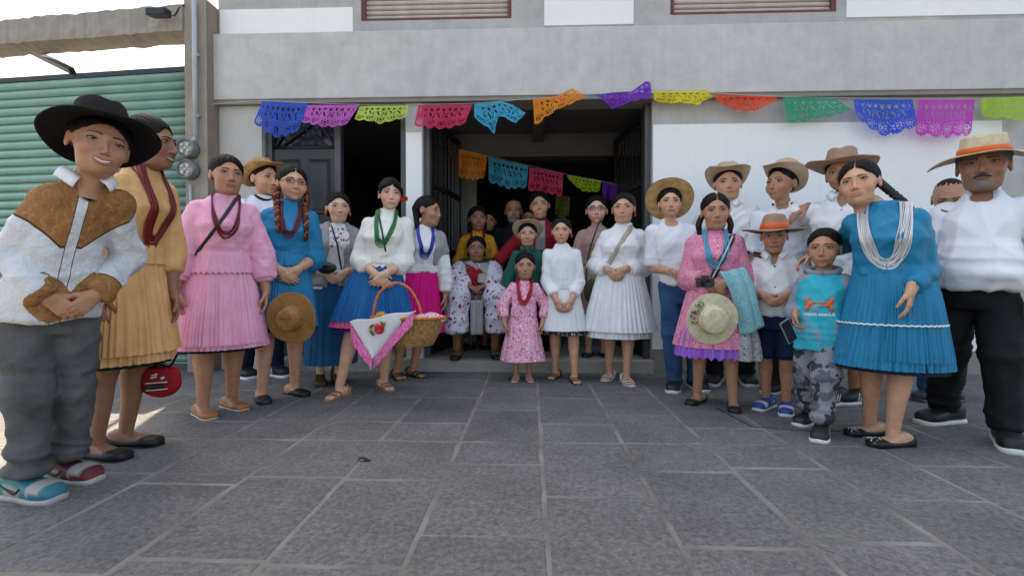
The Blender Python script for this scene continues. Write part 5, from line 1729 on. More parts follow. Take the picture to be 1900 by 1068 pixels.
# ---- 6 woman with grey shawl
g = setup([(595, 713), (628, 713)], (627, 356), 'f', turn=6, chin=411, bw=1.02, footyaw=(0, 10))
e = begin(g, 'smiling woman with grey shawl over flower-embroidered blouse and long blue skirt')
H = g.H
pose_clasp(g, .565, .035, sep=.04)
C_emb = printed('embroidered_cotton', (.74, .72, .72), [((.45, .03, .06), 1.0), ((.10, .08, .25), 1.5), ((.25, .12, .05), 2.1)], 26, size=.30)
def embp(V, N): return None
f, _ = basic_top(g, e, C_white, (1.3, .038, .036, .034), 61, hem=.50, neck=.84, h=.0125)
strap(g, g.top, (g.neck[0] - .0, 0, g.neck[2] - .035), (g.neck[0] + .0, 0, g.neck[2] - .19), .17, C_emb, e, .002, name='embroidery', back=False, thick=.004)
fs, lo, hi = shirt_fn(g, .024, .52, .845, (1.55, .048, .050, .046), .03)
garment('shawl', open_front(fs, g, .060), lo, hi, .0125, cloth('grey_wool', (.33, .31, .31), .9), e, 62, .008)
skirt('skirt', g, .56 * H, .115 * H, (.102 * H, .082 * H), (.135 * H, .12 * H), cloth('blue_chambray', lin(20, 85, 125), .8, .3, .12), e, 24, .03, 5, .9, .07)
strap(g, g.top, (g.neck[0] - .05, 0, g.neck[2] - .01), (g.hip[0] + .07, -.02, .55 * H), .012, M_leather, e, .012, name='bag_strap')
finish(g, e, dict(fw=1.05, fat=.4, smile=.6, open=.003, eye=.6), SK['light'], hy=2, style='short_f', hp=0)
for s in (-1, 1): earring(g.X, e, s, (.7, .12, .02), .008, .012, 1.05)
shoes(g, 'boot', e, None, None, (.07, .03, .016), (.02, .015, .01))
close(g, e)
bp = at(606, 497, g.base[1] - .20)
b = empty('belt_bag', tuple(bp)); tag(b, 'small black pouch bag under folded hands of the shawl wearer', 'bag')
V, Q = nets(lambda P: sd_ell(P, (0, 0, 0), (.075, .03, .042)), (-.1, -.05, -.06), (.1, .05, .06), .009)
obj('pouch', new_mesh('pouch', V, [Q], True), M_leather, b)
V, fc = tube([(-.06, -.022, .016), (0, -.031, .018), (.06, -.022, .016)], .003, 6); MB().add(V, fc).build('zip', M_greym, b)

# ---- 7 girl with the basket
g = setup([(630, 738), (713, 722)], (722, 329), 'f', turn=-2, chin=389, bw=.95, footyaw=(-35, 22), hip=(.03, 0))
e = begin(g, 'young woman in ivory blouse and royal blue skirt holding basket')
H = g.H
pose_clasp(g, .535, .05, sep=.0, sx=.03)
basic_top(g, e, C_ivory, (1.45, .039, .046, .041), 71, hem=.605, neck=.855, wr=.007)
for i in (0, 1): cuff(g, e, i, .47, .034 * H, C_ivory)
skirt('peplum', g, .64 * H, .592 * H, (.088 * H, .07 * H), (.102 * H, .084 * H), C_ivory, e, 24, .03, 2, .7, .03, scal=.008, rows=6)
skirt('skirt', g, .615 * H, .345 * H, (.088 * H, .07 * H), (.188 * H, .150 * H), C_royal, e, 60, .05, 5, .85, .06)
skirt('petticoat', g, .42 * H, .318 * H, (.16 * H, .12 * H), (.183 * H, .145 * H), cloth('coral_pink', lin(235, 100, 140), .6, .5), e, 40, .05, 6, .9, .05, rows=6)
skirt('petticoat', g, .42 * H, .302 * H, (.15 * H, .11 * H), (.172 * H, .135 * H), cloth('violet_cotton', lin(95, 20, 120), .6, .5), e, 40, .05, 9, .9, .05, rows=6)
o = dict(fw=.95, jw=.95, eye=.9, lip=(.95, .5, .52), nose=.95)
X = finish(g, e, o, SK['light'], hy=6, hr=3, style='bangs', near=True)
necklace(g, g.top, e, (.006, .17, .045), 8, .24, .062, .0038, spread=.022)
strap(g, g.top, (g.neck[0] - .06, 0, g.neck[2] - .0), (g.hip[0] + .07, -.02, .64 * H), .012, M_leather, e, .006, name='bag_strap')
fl_ = MB()
for k in range(10):
    a = k * 2.4; c = np.array((.082 + .012 * math.cos(a) * (k % 3), -.01 + .012 * math.sin(a), -.02 + .011 * math.sin(a * 1.7) * (k % 4) * .8))
    V, Q = nets(lambda P: sd_ell(P, c, (.014, .013, .012)), c - .02, c + .02, .006); fl_.add(X(V), [Q], (.62, .02, .012))
fl_.build('hair_flower', M_bead, e, usecol=True)
shoes(g, 'sandal', e, g.mb, SK['light'], lin(150, 110, 90), lin(150, 110, 90))
close(g, e)

# basket with wrapped handle, cloth, flower
yb = g.base[1] - .34
bc = at(758, 640, yb)
bk = empty('wicker_basket', tuple(bc)); tag(bk, 'oval wicker basket with orange wrapped hoop handle hanging from the hands', 'basket')
kx = yb / F
M_wick = plain('wicker', lin(165, 125, 75), .8, .35, 60, 1.0, 300)
M_wrap = plain('orange_wrapping', lin(205, 110, 50), .5, .2, 40, .4, 120)
n = 72; th = np.linspace(0, 2 * math.pi, n, endpoint=False)
A, Bq, Hb = 68 * kx, 40 * kx, 52 * kx
rows = []
for v in np.linspace(0, 1, 26):
    r = .66 + .36 * v ** .8 + .010 * math.sin(v * 26 * math.pi)
    w = 1 + .016 * np.sin(th * 36) * (1 if int(v * 25) % 2 else -1)
    rows.append(np.stack([A * r * w * np.cos(th), Bq * r * w * np.sin(th), np.full(n, Hb * v)], -1))
V, fc = loft(rows, True, False); bo = obj('bowl', new_mesh('bowl', V, fc, True), M_wick, bk); bo.modifiers.new('thickness', 'SOLIDIFY').thickness = .008
P = np.stack([A * 1.02 * np.cos(np.append(th, 0)), Bq * 1.02 * np.sin(np.append(th, 0)), np.full(n + 1, Hb)], -1)
V, fc = tube(P, .010 + .002 * np.sin(np.arange(n + 1) * 2.1), 8); obj('rim', new_mesh('rim', V, fc, True), M_wrap, bk)
hp_ = spline([at(px, py, yb) - bc for px, py in ((694, 606), (693, 580), (700, 550), (716, 532), (738, 525), (760, 536), (776, 562), (783, 590), (784, 606))], 60)
V, fc = tube(hp_, .0085 + .0016 * np.sin(np.arange(60) * 1.9), 8); obj('handle', new_mesh('handle', V, fc, True), M_wrap, bk)
# cloth draped over the rim: white field, lace edge
nap = empty('embroidered_cloth', tuple(at(700, 600, yb - .12))); tag(nap, 'white cloth with pink lace edge and embroidered red flower hanging over basket', 'cloth')
no = np.array(nap.location)
def napkin(outer, inner):
    pass
def napmesh(tl, tr, tip, nu=46, nv=30):
    TL, TR, TP = [at(*p, yb - .13) - no for p in (tl, tr, tip)]
    rows_ = []
    for v in np.linspace(0, 1, nv):
        row = []
        for u in np.linspace(0, 1, nu):
            a = TL + (TR - TL) * u
            # triangle narrowing to the tip
            t = TP + (a - TP) * (1 - v)
            t = t + np.array((0, -.02 * math.sin(u * 9 + 1) * v * (1 - v) * 2 - .012 * math.sin(u * 5) - .045 * math.sin(math.pi * min(1, u * 1.0)) * (1 - v), .006 * math.sin(u * 12) * (1 - v)))
            row.append(t)
        rows_.append(row)
    return rows_
C_nap = cloth('white_linen', (.80, .80, .82), .8, 0, .03)
C_lace = printed('pink_lace', lin(240, 110, 175), [(lin(215, 60, 140), 1.0), (lin(255, 190, 220), 1.7)], 90, size=.35)
V, fc = loft(napmesh((649, 596), (771, 575), (692, 664)), closed=False); obj('field', new_mesh('field', V, fc, True), C_nap, nap).modifiers.new('t', 'SOLIDIFY').thickness = .003
# lace ribbon along the two lower edges, scalloped
def lace(p0, p1, q0, q1, nm):
    rows_ = []
    for t in np.linspace(0, 1, 50):
        a = at(p0[0] + (p1[0] - p0[0]) * t, p0[1] + (p1[1] - p0[1]) * t, yb - .128) - no
        b_ = at(q0[0] + (q1[0] - q0[0]) * t, q0[1] + (q1[1] - q0[1]) * t, yb - .13) - no
        a = a + np.array((0, -.012 * math.sin(t * 5) - .03 * (1 - t if nm else t), 0)); b_ = b_ + np.array((0, -.012 * math.sin(t * 5) + .008 * math.sin(t * 25) - .03 * (1 - t if nm else t), 0))
        sc_ = 1 + .10 * abs(math.sin(t * 34))
        rows_.append([a + (b_ - a) * v * sc_ for v in np.linspace(0, 1, 8)])
    V, fc = loft(rows_, closed=False); obj('lace_edge', new_mesh('lace_edge', V, fc, True), C_lace, nap)
lace((649, 596), (692, 663), (652, 630), (691, 684), 0)
lace((771, 575), (692, 663), (768, 600), (691, 684), 1)
# embroidered flower on the cloth
ef = MB()
def disc(px, py, rx, rz, c, dy=0.0, rot_=0.0):
    ctr = at(px, py, yb - .182 + dy) - no
    t = np.linspace(0, 2 * math.pi, 18, endpoint=False); ca, sa = math.cos(rot_), math.sin(rot_)
    rg = lambda k, y: [(ctr[0] + (rx * math.cos(a) * ca - rz * math.sin(a) * sa) * k, ctr[1] + y, ctr[2] + (rx * math.cos(a) * sa + rz * math.sin(a) * ca) * k) for a in t]
    V, fc = loft([rg(1, .006), rg(.95, -.001), rg(.6, -.004), rg(.1, -.005)]); ef.add(V, fc, c)
for (px, py, rx, rz, c, dy, ro) in ((688, 606, .020, .008, (.02, .16, .03), 0, .9), (710, 600, .018, .008, (.02, .16, .03), 0, -.6), (690, 618, .018, .008, (.02, .13, .05), 0, 2.2), (712, 598, .010, .007, (.6, .35, .02), -.003, 0), (686, 612, .008, .014, (.6, .35, .02), -.003, 0),
     (703, 611, .030, .029, (.55, .008, .02), -.006, 0), (698, 604, .016, .014, (.62, .05, .09), -.010, 0), (708, 606, .015, .013, (.45, .005, .02), -.010, 0), (702, 616, .015, .013, (.60, .02, .06), -.011, 0)):
    disc(px, py, rx, rz, c, dy, ro)
ef.build('embroidery', M_shoe, nap, usecol=True)
nap2 = empty('printed_cloth', tuple(at(810, 590, yb))); tag(nap2, 'crumpled pink and white cloth poking out of right end of basket', 'cloth')
no2 = np.array(nap2.location)
V, Q = nets(lambda P: sd_ell(P, (0, 0, 0), (.10, .07, .035)) + .010 * wav(P, 60, 5), (-.14, -.1, -.07), (.14, .1, .07), .008)
obj('folds', new_mesh('folds', V + (-.04, 0, -.005), [Q], True), printed('pink_white_print', (.70, .55, .58), [(lin(230, 90, 150), 1.0), (lin(120, 40, 60), 1.6)], 40), nap2)
sf = empty('sunflower', tuple(at(708, 590, yb - .06))); tag(sf, 'yellow sunflower head tucked inside basket handle', 'flower')
for ring_, (nn, r0, L_) in enumerate(((16, .012, .034), (14, .012, .026))):
    pm = None
    for k in range(nn):
        a = 2 * math.pi * (k + .5 * ring_) / nn
        d = np.array((math.cos(a), 0, math.sin(a)))
        V, fc = tube([d * r0 + (0, -.004 * ring_, 0), d * (r0 + L_ * .5) + (0, -.008 - .004 * ring_, 0), d * (r0 + L_) + (0, -.002, 0)], [.004, .0075, .001], 6, .25)
        obj('petal', new_mesh('petal', V, fc, True), plain('sunflower_yellow', lin(240, 170, 10), .6, .15, 30), sf)
V, Q = nets(lambda P: sd_ell(P, (0, -.006, 0), (.016, .009, .016)), (-.02, -.02, -.02), (.02, .01, .02), .004); obj('disc', new_mesh('disc', V, [Q], True), plain('sunflower_disc', (.06, .03, .01), .9, .3, 90), sf)

# ---- 8 woman in white and magenta looking right
g = setup([(738, 702), (769, 699)], (790, 362), 'f', turn=12, chin=417, bw=1.02, footyaw=(5, 25), hip=(.05, 0))
e = begin(g, 'woman looking right in white blouse, blue beads and magenta skirt')
H = g.H
pose_down(g, .455, .14, -.02)
basic_top(g, e, C_white, (1.85, .038, .043, .034), 81, hem=.585, neck=.85, h=.0125, wr=.007)
skirt('skirt', g, .60 * H, .25 * H, (.095 * H, .077 * H), (.165 * H, .14 * H), C_magenta, e, 50, .05, 5, .85, .05)
o = dict(smile=.75, open=.004, eye=.6, fat=.3)
X = finish(g, e, o, SK['mid'], hy=48, hp=2, hr=8, style='sidetail')
necklace(g, g.top, e, (.012, .03, .40), 8, .25, .060, .0040, spread=.022)
fs, lo, hi = shirt_fn(g, .02, .62, .846, (.55, .046, .046, .04), .03)
garment('shawl', open_front(fs, g, .075), lo, hi, .0125, cloth('grey_lace', (.36, .35, .36), .8), e, 82, .005)
shoes(g, 'sandal', e, g.mb, SK['mid'], (.03, .016, .01), (.02, .012, .008))
close(g, e)
# ---- 9 woman in mustard blouse behind the seated one
def inside(px, py, Y, **k): return setup(None, (px, py), base=(at(px, py, Y)[0], Y), z0=.108, **k)
g = inside(886, 382, 5.0, kind='f', chin=427, turn=0)
e = begin(g, 'woman in mustard patterned blouse with red beads standing behind the seated woman')
H = g.H
pose_down(g)
C_must = printed('mustard_print', lin(205, 135, 25), [(lin(120, 70, 10), 1.0), (lin(235, 190, 80), 1.6)], 40, size=.3)
basic_top(g, e, C_must, (1.8, .040, .044, .034), 91, hem=.56, neck=.85, h=.013)
skirt('skirt', g, .58 * H, .2 * H, (.098 * H, .08 * H), (.14 * H, .12 * H), C_black, e, 30, .04, 5)
finish(g, e, dict(smile=.3), SK['dark'], hy=6, style='loose', handh=.007)
necklace(g, g.top, e, (.22, .006, .015), 6, .24, .06, .005, spread=.02)
shoes(g, 'flat', e, g.mb, SK['dark'], (.01, .01, .01), (.02, .02, .02))
close(g, e)

# ---- 10 seated older woman
Ys = 4.62
sx = at(884, 438, Ys)
g = setup(None, (884, 438), base=(sx[0], Ys), z0=.108, kind='f', chin=484, turn=0, bw=1.0, bd=1.0)
e = begin(g, 'seated older woman in white flowered dress with grey shawl and red bow')
Hs = g.H                                              # sitting height above the floor
H = 1.52; g.Hstand = H
seat = .44
# rebuild the trunk for a sitting pose
pr = np.array(PROF['f']) * H; pr[:, 1] *= 1.18; pr[:, 2] *= 1.15
dz = g.zn - .845 * H
pr[:, 0] += dz; g.pr = pr; g.H = H; g.zs = 1.0
g.hip = np.array((0, .06, .525 * H + dz)); g.neck = np.array((0, .0, g.zn)); g.head[1] = -.02
g.sh = [g.neck + np.array((s_ * .100 * H, .006, -.040 * H)) for s_ in (-1, 1)]
kz = seat + .11
kneeL, kneeR = np.array((-.17, -.34, kz)), np.array((.17, -.34, kz))
set_arms(g, (-.085, -.27, kz + .10), (.085, -.27, kz + .105), [(-.8, .2, -.4), (.8, .2, -.4)])
g.hd = [((.78, -.28, -.30), (.2, .3, -1)), ((-.78, -.24, -.30), (-.2, .3, -1))]; g.curl = [(.25, .4, .3), (.25, .4, .3)]
C_flow = printed('white_flower_print', (.62, .62, .70), [(lin(150, 30, 60), .55), (lin(40, 35, 70), 1.0), (lin(190, 90, 120), .8)], 26, size=.24)
f1, lo, hi = shirt_fn(g, .022, 0, g.neck[2] + .01, (1.62, .056, .062, .058), .03)
T = torso_fn(g, .022, .46, g.neck[2] - .005)
ft = [np.array((at(845, 664, Ys - .17)[0] - g.base[0], -.24, 0)), np.array((at(914, 662, Ys - .17)[0] - g.base[0], -.24, 0))]
segs = []
for s_, k in ((-1, kneeL), (1, kneeR)):
    segs += [(np.array((s_ * .09, .06, seat + .09)), k, .115, .095), (k, k + np.array((s_ * .005, -.015, -.30)), .095, .105)]
arms_ = [(g.sh[i], g.el[i], .054 * H, .060 * H) for i in (0, 1)] + [(g.el[i], g.el[i] + (g.wr[i] - g.el[i]) * .62, .060 * H, .055 * H) for i in (0, 1)]
def dressf(P):
    d = T(P)
    for a, b, ra, rb in segs: d = smin(d, sd_cap(P, a, b, ra, rb), .05)
    for a, b, ra, rb in arms_: d = smin(d, sd_cap(P, a, b, ra, rb), .02)
    return smax(d, .245 - P[:, 2], .01)
g.top = dressf
garment('dress', dressf, (-.36, -.52, .22), (.36, .28, g.neck[2] + .06), .0125, C_flow, e, 101, .008, 34)
def dressm(P): return dressf(P)
# grey shawl hanging in front, red bow
C_wool = cloth('grey_wool', (.33, .31, .31), .9)
strap(g, g.top, (.075, 0, g.neck[2] - .0), (.055, -.2, kz + .12), .10, C_wool, e, .010, name='shawl', thick=.012)
strap(g, g.top, (-.075, 0, g.neck[2] - .0), (.05, -.2, g.neck[2] - .13), .09, C_wool, e, .008, name='shawl', thick=.012)
skf = [(x, -.40 + .02 * math.sin(x * 40), .27) for x in (-.06, .06)]
V, fc = loft([[(x, -.36 - .06 * t + .012 * math.sin(x * 110 + t * 2), kz - .03 - (kz - .26) * t) for x in np.linspace(-.05, .055, 14)] for t in np.linspace(0, 1, 14)], closed=False)
obj('apron', new_mesh('apron', V, fc, True), C_wool, e).modifiers.new('t', 'SOLIDIFY').thickness = .006
strap(g, g.top, (-.05, 0, g.neck[2] - .03), (.01, -.2, g.neck[2] - .28), .10, M_redc, e, .014, name='red_ribbon', thick=.01)
strap(g, g.top, (.065, 0, g.neck[2] - .09), (-.02, -.2, g.neck[2] - .18), .125, M_redc, e, .022, name='red_ribbon', thick=.012, back=False)
X = finish(g, e, dict(fat=.3, nose=1.1, eye=.6, jw=1.05, smile=.15), SK['dark'], hy=0, hp=-4, style='short_f', legs=False, hairmat=M_hair)
for s_, k, fo in ((-1, kneeL, ft[0]), (1, kneeR, ft[1])):
    V, fc = tube(spline([(s_ * .09, .06, seat + .06), k, k * .5 + fo * .5 + (0, .02, .03), fo + (0, .03, .06)], 18), np.interp(np.linspace(0, 1, 18), [0, .33, .6, 1], [.07, .052, .050, .032]), 12); g.mb.add(V, fc, SK['dark'], 0)
g.feet = ft; g.fy = (-8, 8)
shoes(g, 'flat', e, g.mb, SK['dark'], (.02, .014, .01), (.02, .02, .02))
close(g, e)
ch_ = empty('chair', (sx[0], Ys, .108)); tag(ch_, 'dark wooden chair under the seated woman in the doorway', 'chair')
M_wood = plain('dark_wood', (.045, .022, .012), .5, .3, 12, .2, 80, stretch=(8, 8, 1))
MB().box(-.21, .21, -.20, .22, seat - .045, seat - .012).build('seat', M_wood, ch_, smooth=False)
for x in (-.19, .17):
    MB().box(x, x + .035, -.19, -.155, 0, seat - .046).build('leg', M_wood, ch_, smooth=False)
    MB().box(x, x + .035, .205, .24, 0, .90).build('leg', M_wood, ch_, smooth=False)
for z in (.62, .74, .85): MB().box(-.154, .169, .212, .232, z, z + .06).build('back_rail', M_wood, ch_, smooth=False)

# ---- faces further inside
def backman(px, py, chin, Y, label, skin, o, style, mat, hy=0, kind='m'):
    g = inside(px, py, Y, kind=kind, chin=chin)
    e = begin(g, label); pose_down(g)
    basic_top(g, e, mat, (1.8, .042, .042, .034), 3, hem=.5, neck=.85, h=.016, name='shirt')
    pants(g, C_black, e, 5, h=.016)
    finish(g, e, o, skin, hy=hy, style=style, legs=False, handh=.008)
    shoes(g, 'sneaker', e, None, None, (.015, .015, .015), (.1, .1, .1), extra=dict(nolace=1))
    close(g, e); return g, e
backman(907, 391, 428, 5.6, 'face half hidden behind the woman in mustard, in the dark doorway', SK['mid'], dict(), 'short', C_navy)
backman(953, 368, 413, 5.35, 'grey-bearded man standing in shadow behind the boy with the pale hat', SK['mid'], dict(beard=(.30, .29, .28), fullbeard=1, moustache=(.22, .21, .20), hairc=(.08, .075, .07)), 'shaved', C_black)
backman(982, 386, 425, 5.75, 'person glimpsed between the bearded man and the woman in red', SK['tan'], dict(), 'short', C_navy, hy=-10)

# ---- 14 woman in red jacket
g = inside(1003, 355, 4.95, kind='f', chin=404, bw=1.05)
e = begin(g, 'laughing woman in red jacket in the doorway behind the boy with pale hat')
H = g.H
pose_down(g)
w0 = g.loc(at(915, 492, 4.78)); g.wr[0] = w0
set_arms(g, w0, g.wr[1], [(-.6, .2, -.7), None])
g.hd[0] = ((-.6, -.3, -.7), (.0, .3, -1))
C_red = cloth('red_fleece', (.33, .012, .025), .8)
basic_top(g, e, C_red, (1.9, .044, .042, .034), 141, hem=.52, neck=.845, h=.0125, name='jacket')
strap(g, g.top, (g.neck[0], 0, g.neck[2] - .01), (g.neck[0] - .0, 0, g.neck[2] - .30), .10, C_wool, e, .004, name='lining', back=False)
pants(g, C_black, e, 5, h=.016)
X = finish(g, e, dict(smile=.8, open=.008, fat=.3, eye=.6, cheek=1.1), SK['tan'], hy=-3, hr=-4, style='bun', legs=False)
shoes(g, 'flat', e, None, None, (.01, .01, .01), (.02, .02, .02))
close(g, e)

# ---- 15 boy in green with pale hat
g = inside(979, 411, 4.40, kind='c', chin=455)
e = begin(g, 'boy in pale cowboy hat and dark green shirt behind the pink girl')
H = g.H
pose_down(g)
basic_top(g, e, printed('green_check', lin(20, 90, 75), [(lin(10, 50, 55), 1.0), (lin(30, 120, 95), 1.3)], 60, size=.3), (1.9, .042, .042, .034), 151, hem=.5, neck=.81, h=.0115, name='shirt')
collar(g, e, plain('green_collar', lin(20, 85, 72), .8))
pants(g, C_jeansd, e, 152, h=.014)
X = finish(g, e, dict(smile=.6, open=.003, fw=1.05, fat=.3), SK['tan'], style='short', legs=False)
hat(X, e, M_felt, .142, .085, .02, .01, tilt=math.radians(-38), z=.050, dent=.02, band=plain('brown_band', (.06, .03, .02), .6), bandh=.02)
shoes(g, 'boot', e, None, None, (.07, .035, .02), (.03, .02, .015))
close(g, e)

# ---- 16 little girl in pink
g = setup([(957, 706), (982, 706)], (974, 467), 'c', turn=0, chin=515, bw=1.0, footyaw=(-4, 4))
e = begin(g, 'little girl in pink patterned dress with thick red bead necklace')
H = g.H
pose_down(g, .455, .145, -.03)
C_gp = printed('pink_rose_print', lin(240, 178, 200), [(lin(225, 80, 130), .9), (lin(255, 225, 235), 1.3), (lin(205, 60, 110), 1.8)], 34, size=.30)
basic_top(g, e, C_gp, (1.66, .042, .044, .034), 161, hem=.50, neck=.812, h=.009, wr=.004)
skirt('skirt', g, .55 * H, .165 * H, (.092 * H, .072 * H), (.178 * H, .145 * H), C_gp, e, 22, .03, 5, .85, .07, wave=.004)
X = finish(g, e, dict(fw=1.03, cheek=1.1, jw=.95, nose=.85), SK['mid'], hy=2, style='bun', near=True)
necklace(g, g.top, e, (.42, .008, .02), 9, .185, .052, .0045, spread=.022)
shoes(g, 'sandal', e, g.mb, SK['mid'], lin(225, 160, 170), lin(225, 175, 180))
close(g, e)

# ---- 17 girl in white dress
g = setup([(1030, 702), (1066, 710)], (1042, 402), 'c', turn=0, chin=450, bw=.98, footyaw=(-22, 14))
e = begin(g, 'girl in plain white dress with brown sandals, hands apart in front')
H = g.H
y_, cx_ = front(g, .49 * H, .05)
set_arms(g, (cx_ - .058, y_, .50 * H), (cx_ + .062, y_, .50 * H))
g.hd = [((.30, -.15, -.95), (.6, .8, 0)), ((-.30, -.15, -.95), (-.6, .8, 0))]; g.curl = [(.5, .7, .5)] * 2
basic_top(g, e, C_whitep, (1.72, .037, .041, .034), 171, hem=.56, neck=.83, h=.0095, wr=.004)
skirt('skirt', g, .60 * H, .315 * H, (.084 * H, .068 * H), (.148 * H, .12 * H), C_whitep, e, 30, .03, 5, .95, .05)
skirt('petticoat', g, .36 * H, .29 * H, (.12 * H, .10 * H), (.138 * H, .112 * H), printed('dark_hem', (.03, .02, .025), [((.5, .5, .5), 1.0)], 40), e, 24, .05, 6, .75, .07, rows=5)
X = finish(g, e, dict(fw=.98, jw=.95, smile=.1, nose=.85, lip=(.95, .6, .6)), SK['tan'], hy=-3, style='topbun', near=True)
for s in (1,): earring(X, e, s, (.45, .01, .03), .013, .012)
shoes(g, 'sandal', e, g.mb, SK['tan'], (.055, .028, .016), (.04, .022, .014))
close(g, e)

# ---- 18 woman with glasses behind
g = inside(1107, 362, 4.55, kind='f', chin=414)
e = begin(g, 'woman with glasses in dusty pink lace dress behind the white dresses')
H = g.H
pose_down(g, .46, .13, -.05)
C_dust = printed('dusty_pink_lace', lin(185, 145, 135), [(lin(150, 105, 100), 1.0), (lin(205, 170, 160), 1.5)], 60, size=.33)
basic_top(g, e, C_dust, (1.6, .040, .042, .036), 181, hem=.57, neck=.84, h=.0125)
skirt('skirt', g, .59 * H, .22 * H, (.095 * H, .077 * H), (.14 * H, .12 * H), C_dust, e, 24, .03, 5)
X = finish(g, e, dict(eye=.8, lip=(.95, .45, .45)), SK['light'], style='bun')
glasses(X, g.face, e)
shoes(g, 'flat', e, g.mb, SK['light'], (.01, .01, .01), (.02, .02, .02))
close(g, e)
b = empty('shoulder_bag', tuple(at(1098, 540, 4.30))); tag(b, 'olive shoulder bag hanging against the dusty pink dress', 'bag')
V, Q = nets(lambda P: sd_ell(P, (0, 0, 0), (.07, .04, .11)), (-.1, -.07, -.14), (.1, .07, .14), .012); obj('pouch', new_mesh('pouch', V, [Q], True), cloth('olive_canvas', lin(85, 85, 60), .8), b)
V, fc = tube(spline([(-.05, 0, .08), (-.03, .02, .3), (.05, .05, .55), (.09, .1, .62)], 14), .007, 6); MB().add(V, fc).build('strap', M_leather, b)

# ---- 19 woman in white dress
g = setup([(1130, 703), (1163, 712)], (1157, 357), 'f', turn=0, bw=1.10, bd=1.0, chin=412, footyaw=(-14, 14))
e = begin(g, 'woman in white pleated dress with beige cross-body strap and white sandals')
pose_clasp(g, .575, .03, sx=-.03)
basic_top(g, e, C_whitep, (1.72, .041, .051, .040), 8, hem=.60, neck=.853, wr=.006, h=.0105)
for i in (0, 1): cuff(g, e, i, .73, .032 * g.H, C_white)
H = g.H
skirt('skirt', g, .64 * H, .275 * H, (.100 * H, .078 * H), (.195 * H, .150 * H), C_whitep, e, 40, .045, 11, .9, .10)
skirt('underskirt', g, .35 * H, .24 * H, (.155 * H, .12 * H), (.172 * H, .135 * H), C_whitep, e, 40, .04, 12, .9, .07, rows=6)
X = finish(g, e, dict(fw=1.06, jw=1.1, fat=.4, smile=.25, eye=.75), SK['tan'], hy=-4, style='bun', near=True)
strap(g, g.top, (g.neck[0] + .065, 0, g.neck[2] - .01), (g.hip[0] - .11, -.02, .60 * H), .035, plain('beige_webbing', (.42, .36, .29), .8, .1), e, name='bag_strap')
earring(X, e, 1, (.45, .02, .03), .008, .02)
shoes(g, 'sandal', e, g.mb, SK['tan'], (.7, .69, .66), (.65, .63, .6))
close(g, e)

# ---- 20 boy with wide straw hat
g = setup([(1252, 724), (1292, 722)], (1243, 348), 'm', turn=6, chin=403, bw=.88, shw=.84, footyaw=(-10, 16), hip=(.0, 0))
e = begin(g, 'boy in white t-shirt and jeans with wide straw hat pushed back like a halo')
H = g.H
pose_clasp(g, .565, .03, sep=.05, sx=.03)
basic_top(g, e, C_tee, (.95, .035, .037, .03), 201, hem=.525, neck=.853, wr=.010, name='t_shirt', freq=28)

pants(g, C_jeans, e, 202, 1.0)
X = finish(g, e, dict(fw=1.02, jw=1.05, lip=(.9, .6, .6)), SK['tan'], hy=2, hp=-6, style='short', legs=False, near=True)
hat(X, e, M_straw, .172, .10, .015, .0, tilt=math.radians(-52), z=.045, y=.03, dent=.02, trim=plain('dark_binding', (.05, .03, .02), .7), rb2=.172, rc=(.088, .10))
shoes(g, 'sneaker', e, None, None, (.012, .012, .014), (.6, .6, .6), extra=dict(lace=(.03, .03, .03)), sc=1.1)
close(g, e)

# ---- 21 woman in pink floral dress with camera and hat
g = setup([(1294, 748), (1360, 760)], (1327, 357), 'f', turn=4, chin=423, bw=1.08, footyaw=(-30, -2))
e = begin(g, 'woman in pink floral dress with turquoise beads and two braids')
H = g.H
pose_clasp(g, .565, .04, sep=.02, sx=.0)
C_pf = printed('pink_floral', lin(232, 140, 178), [(lin(200, 80, 120), 1.0), (lin(235, 190, 150), 1.4), (lin(150, 130, 90), 2.0)], 42, size=.27)
basic_top(g, e, C_pf, (1.62, .046, .052, .042), 211, hem=.57, neck=.85, h=.0105, wr=.006)
skirt('skirt', g, .61 * H, .29 * H, (.104 * H, .083 * H), (.185 * H, .15 * H), C_pf, e, 30, .045, 5, .85, .07)
skirt('petticoat', g, .36 * H, .245 * H, (.165 * H, .13 * H), (.182 * H, .148 * H), cloth('lilac_tulle', lin(155, 100, 205), .6, .6), e, 34, .06, 6, .75, .08, rows=6, scal=.01)
X = finish(g, e, dict(fw=1.0, fat=.3, nose=1.1, eye=.75), SK['mid'], hy=4, style='braids', near=True)
for s in (-1, 1):
    p = [g.X(np.array([[s * .07, .03, -.02]]))[0], g.X(np.array([[s * .088, .03, -.075]]))[0], g.neck + (s * .09, .05, -.0), g.neck + (s * .10, .06, -.10)]
    braid(lambda V: V, p, e, .015)
necklace(g, g.top, e, (.06, .33, .52), 10, .23, .062, .0036, spread=.030)
shoes(g, 'flat', e, g.mb, SK['mid'], (.010, .010, .011), (.02, .02, .02))
M_stripe = plain('strap_stripe', (.55, .55, .56), .7)
cam_ = empty('photo_camera', tuple(at(1308, 524, g.base[1] - .20))); tag(cam_, 'black camera on striped strap worn by the pink floral dress', 'camera')
co_ = np.array(cam_.location)
MB().box(-.048, .048, -.02, .02, -.028, .028).box(-.018, .018, -.018, .018, .028, .042).build('body', M_leather, cam_, smooth=False)
th = np.linspace(0, 2 * math.pi, 24, endpoint=False)
V, fc = loft([[(r * math.cos(t), y, r * math.sin(t) - .003) for t in th] for r, y in ((.024, -.02), (.024, -.046), (.021, -.049), (.018, -.04))]); MB().add(V, fc).build('lens', M_iron, cam_)
sh_ = np.array((g.neck[0] + .10, 0, g.neck[2] - .025))
lp = g.loc(co_) + (.05, -.0, .03)
st_ = strap(g, g.top, sh_, lp, .036, M_leather, e, .010, name='camera_strap')
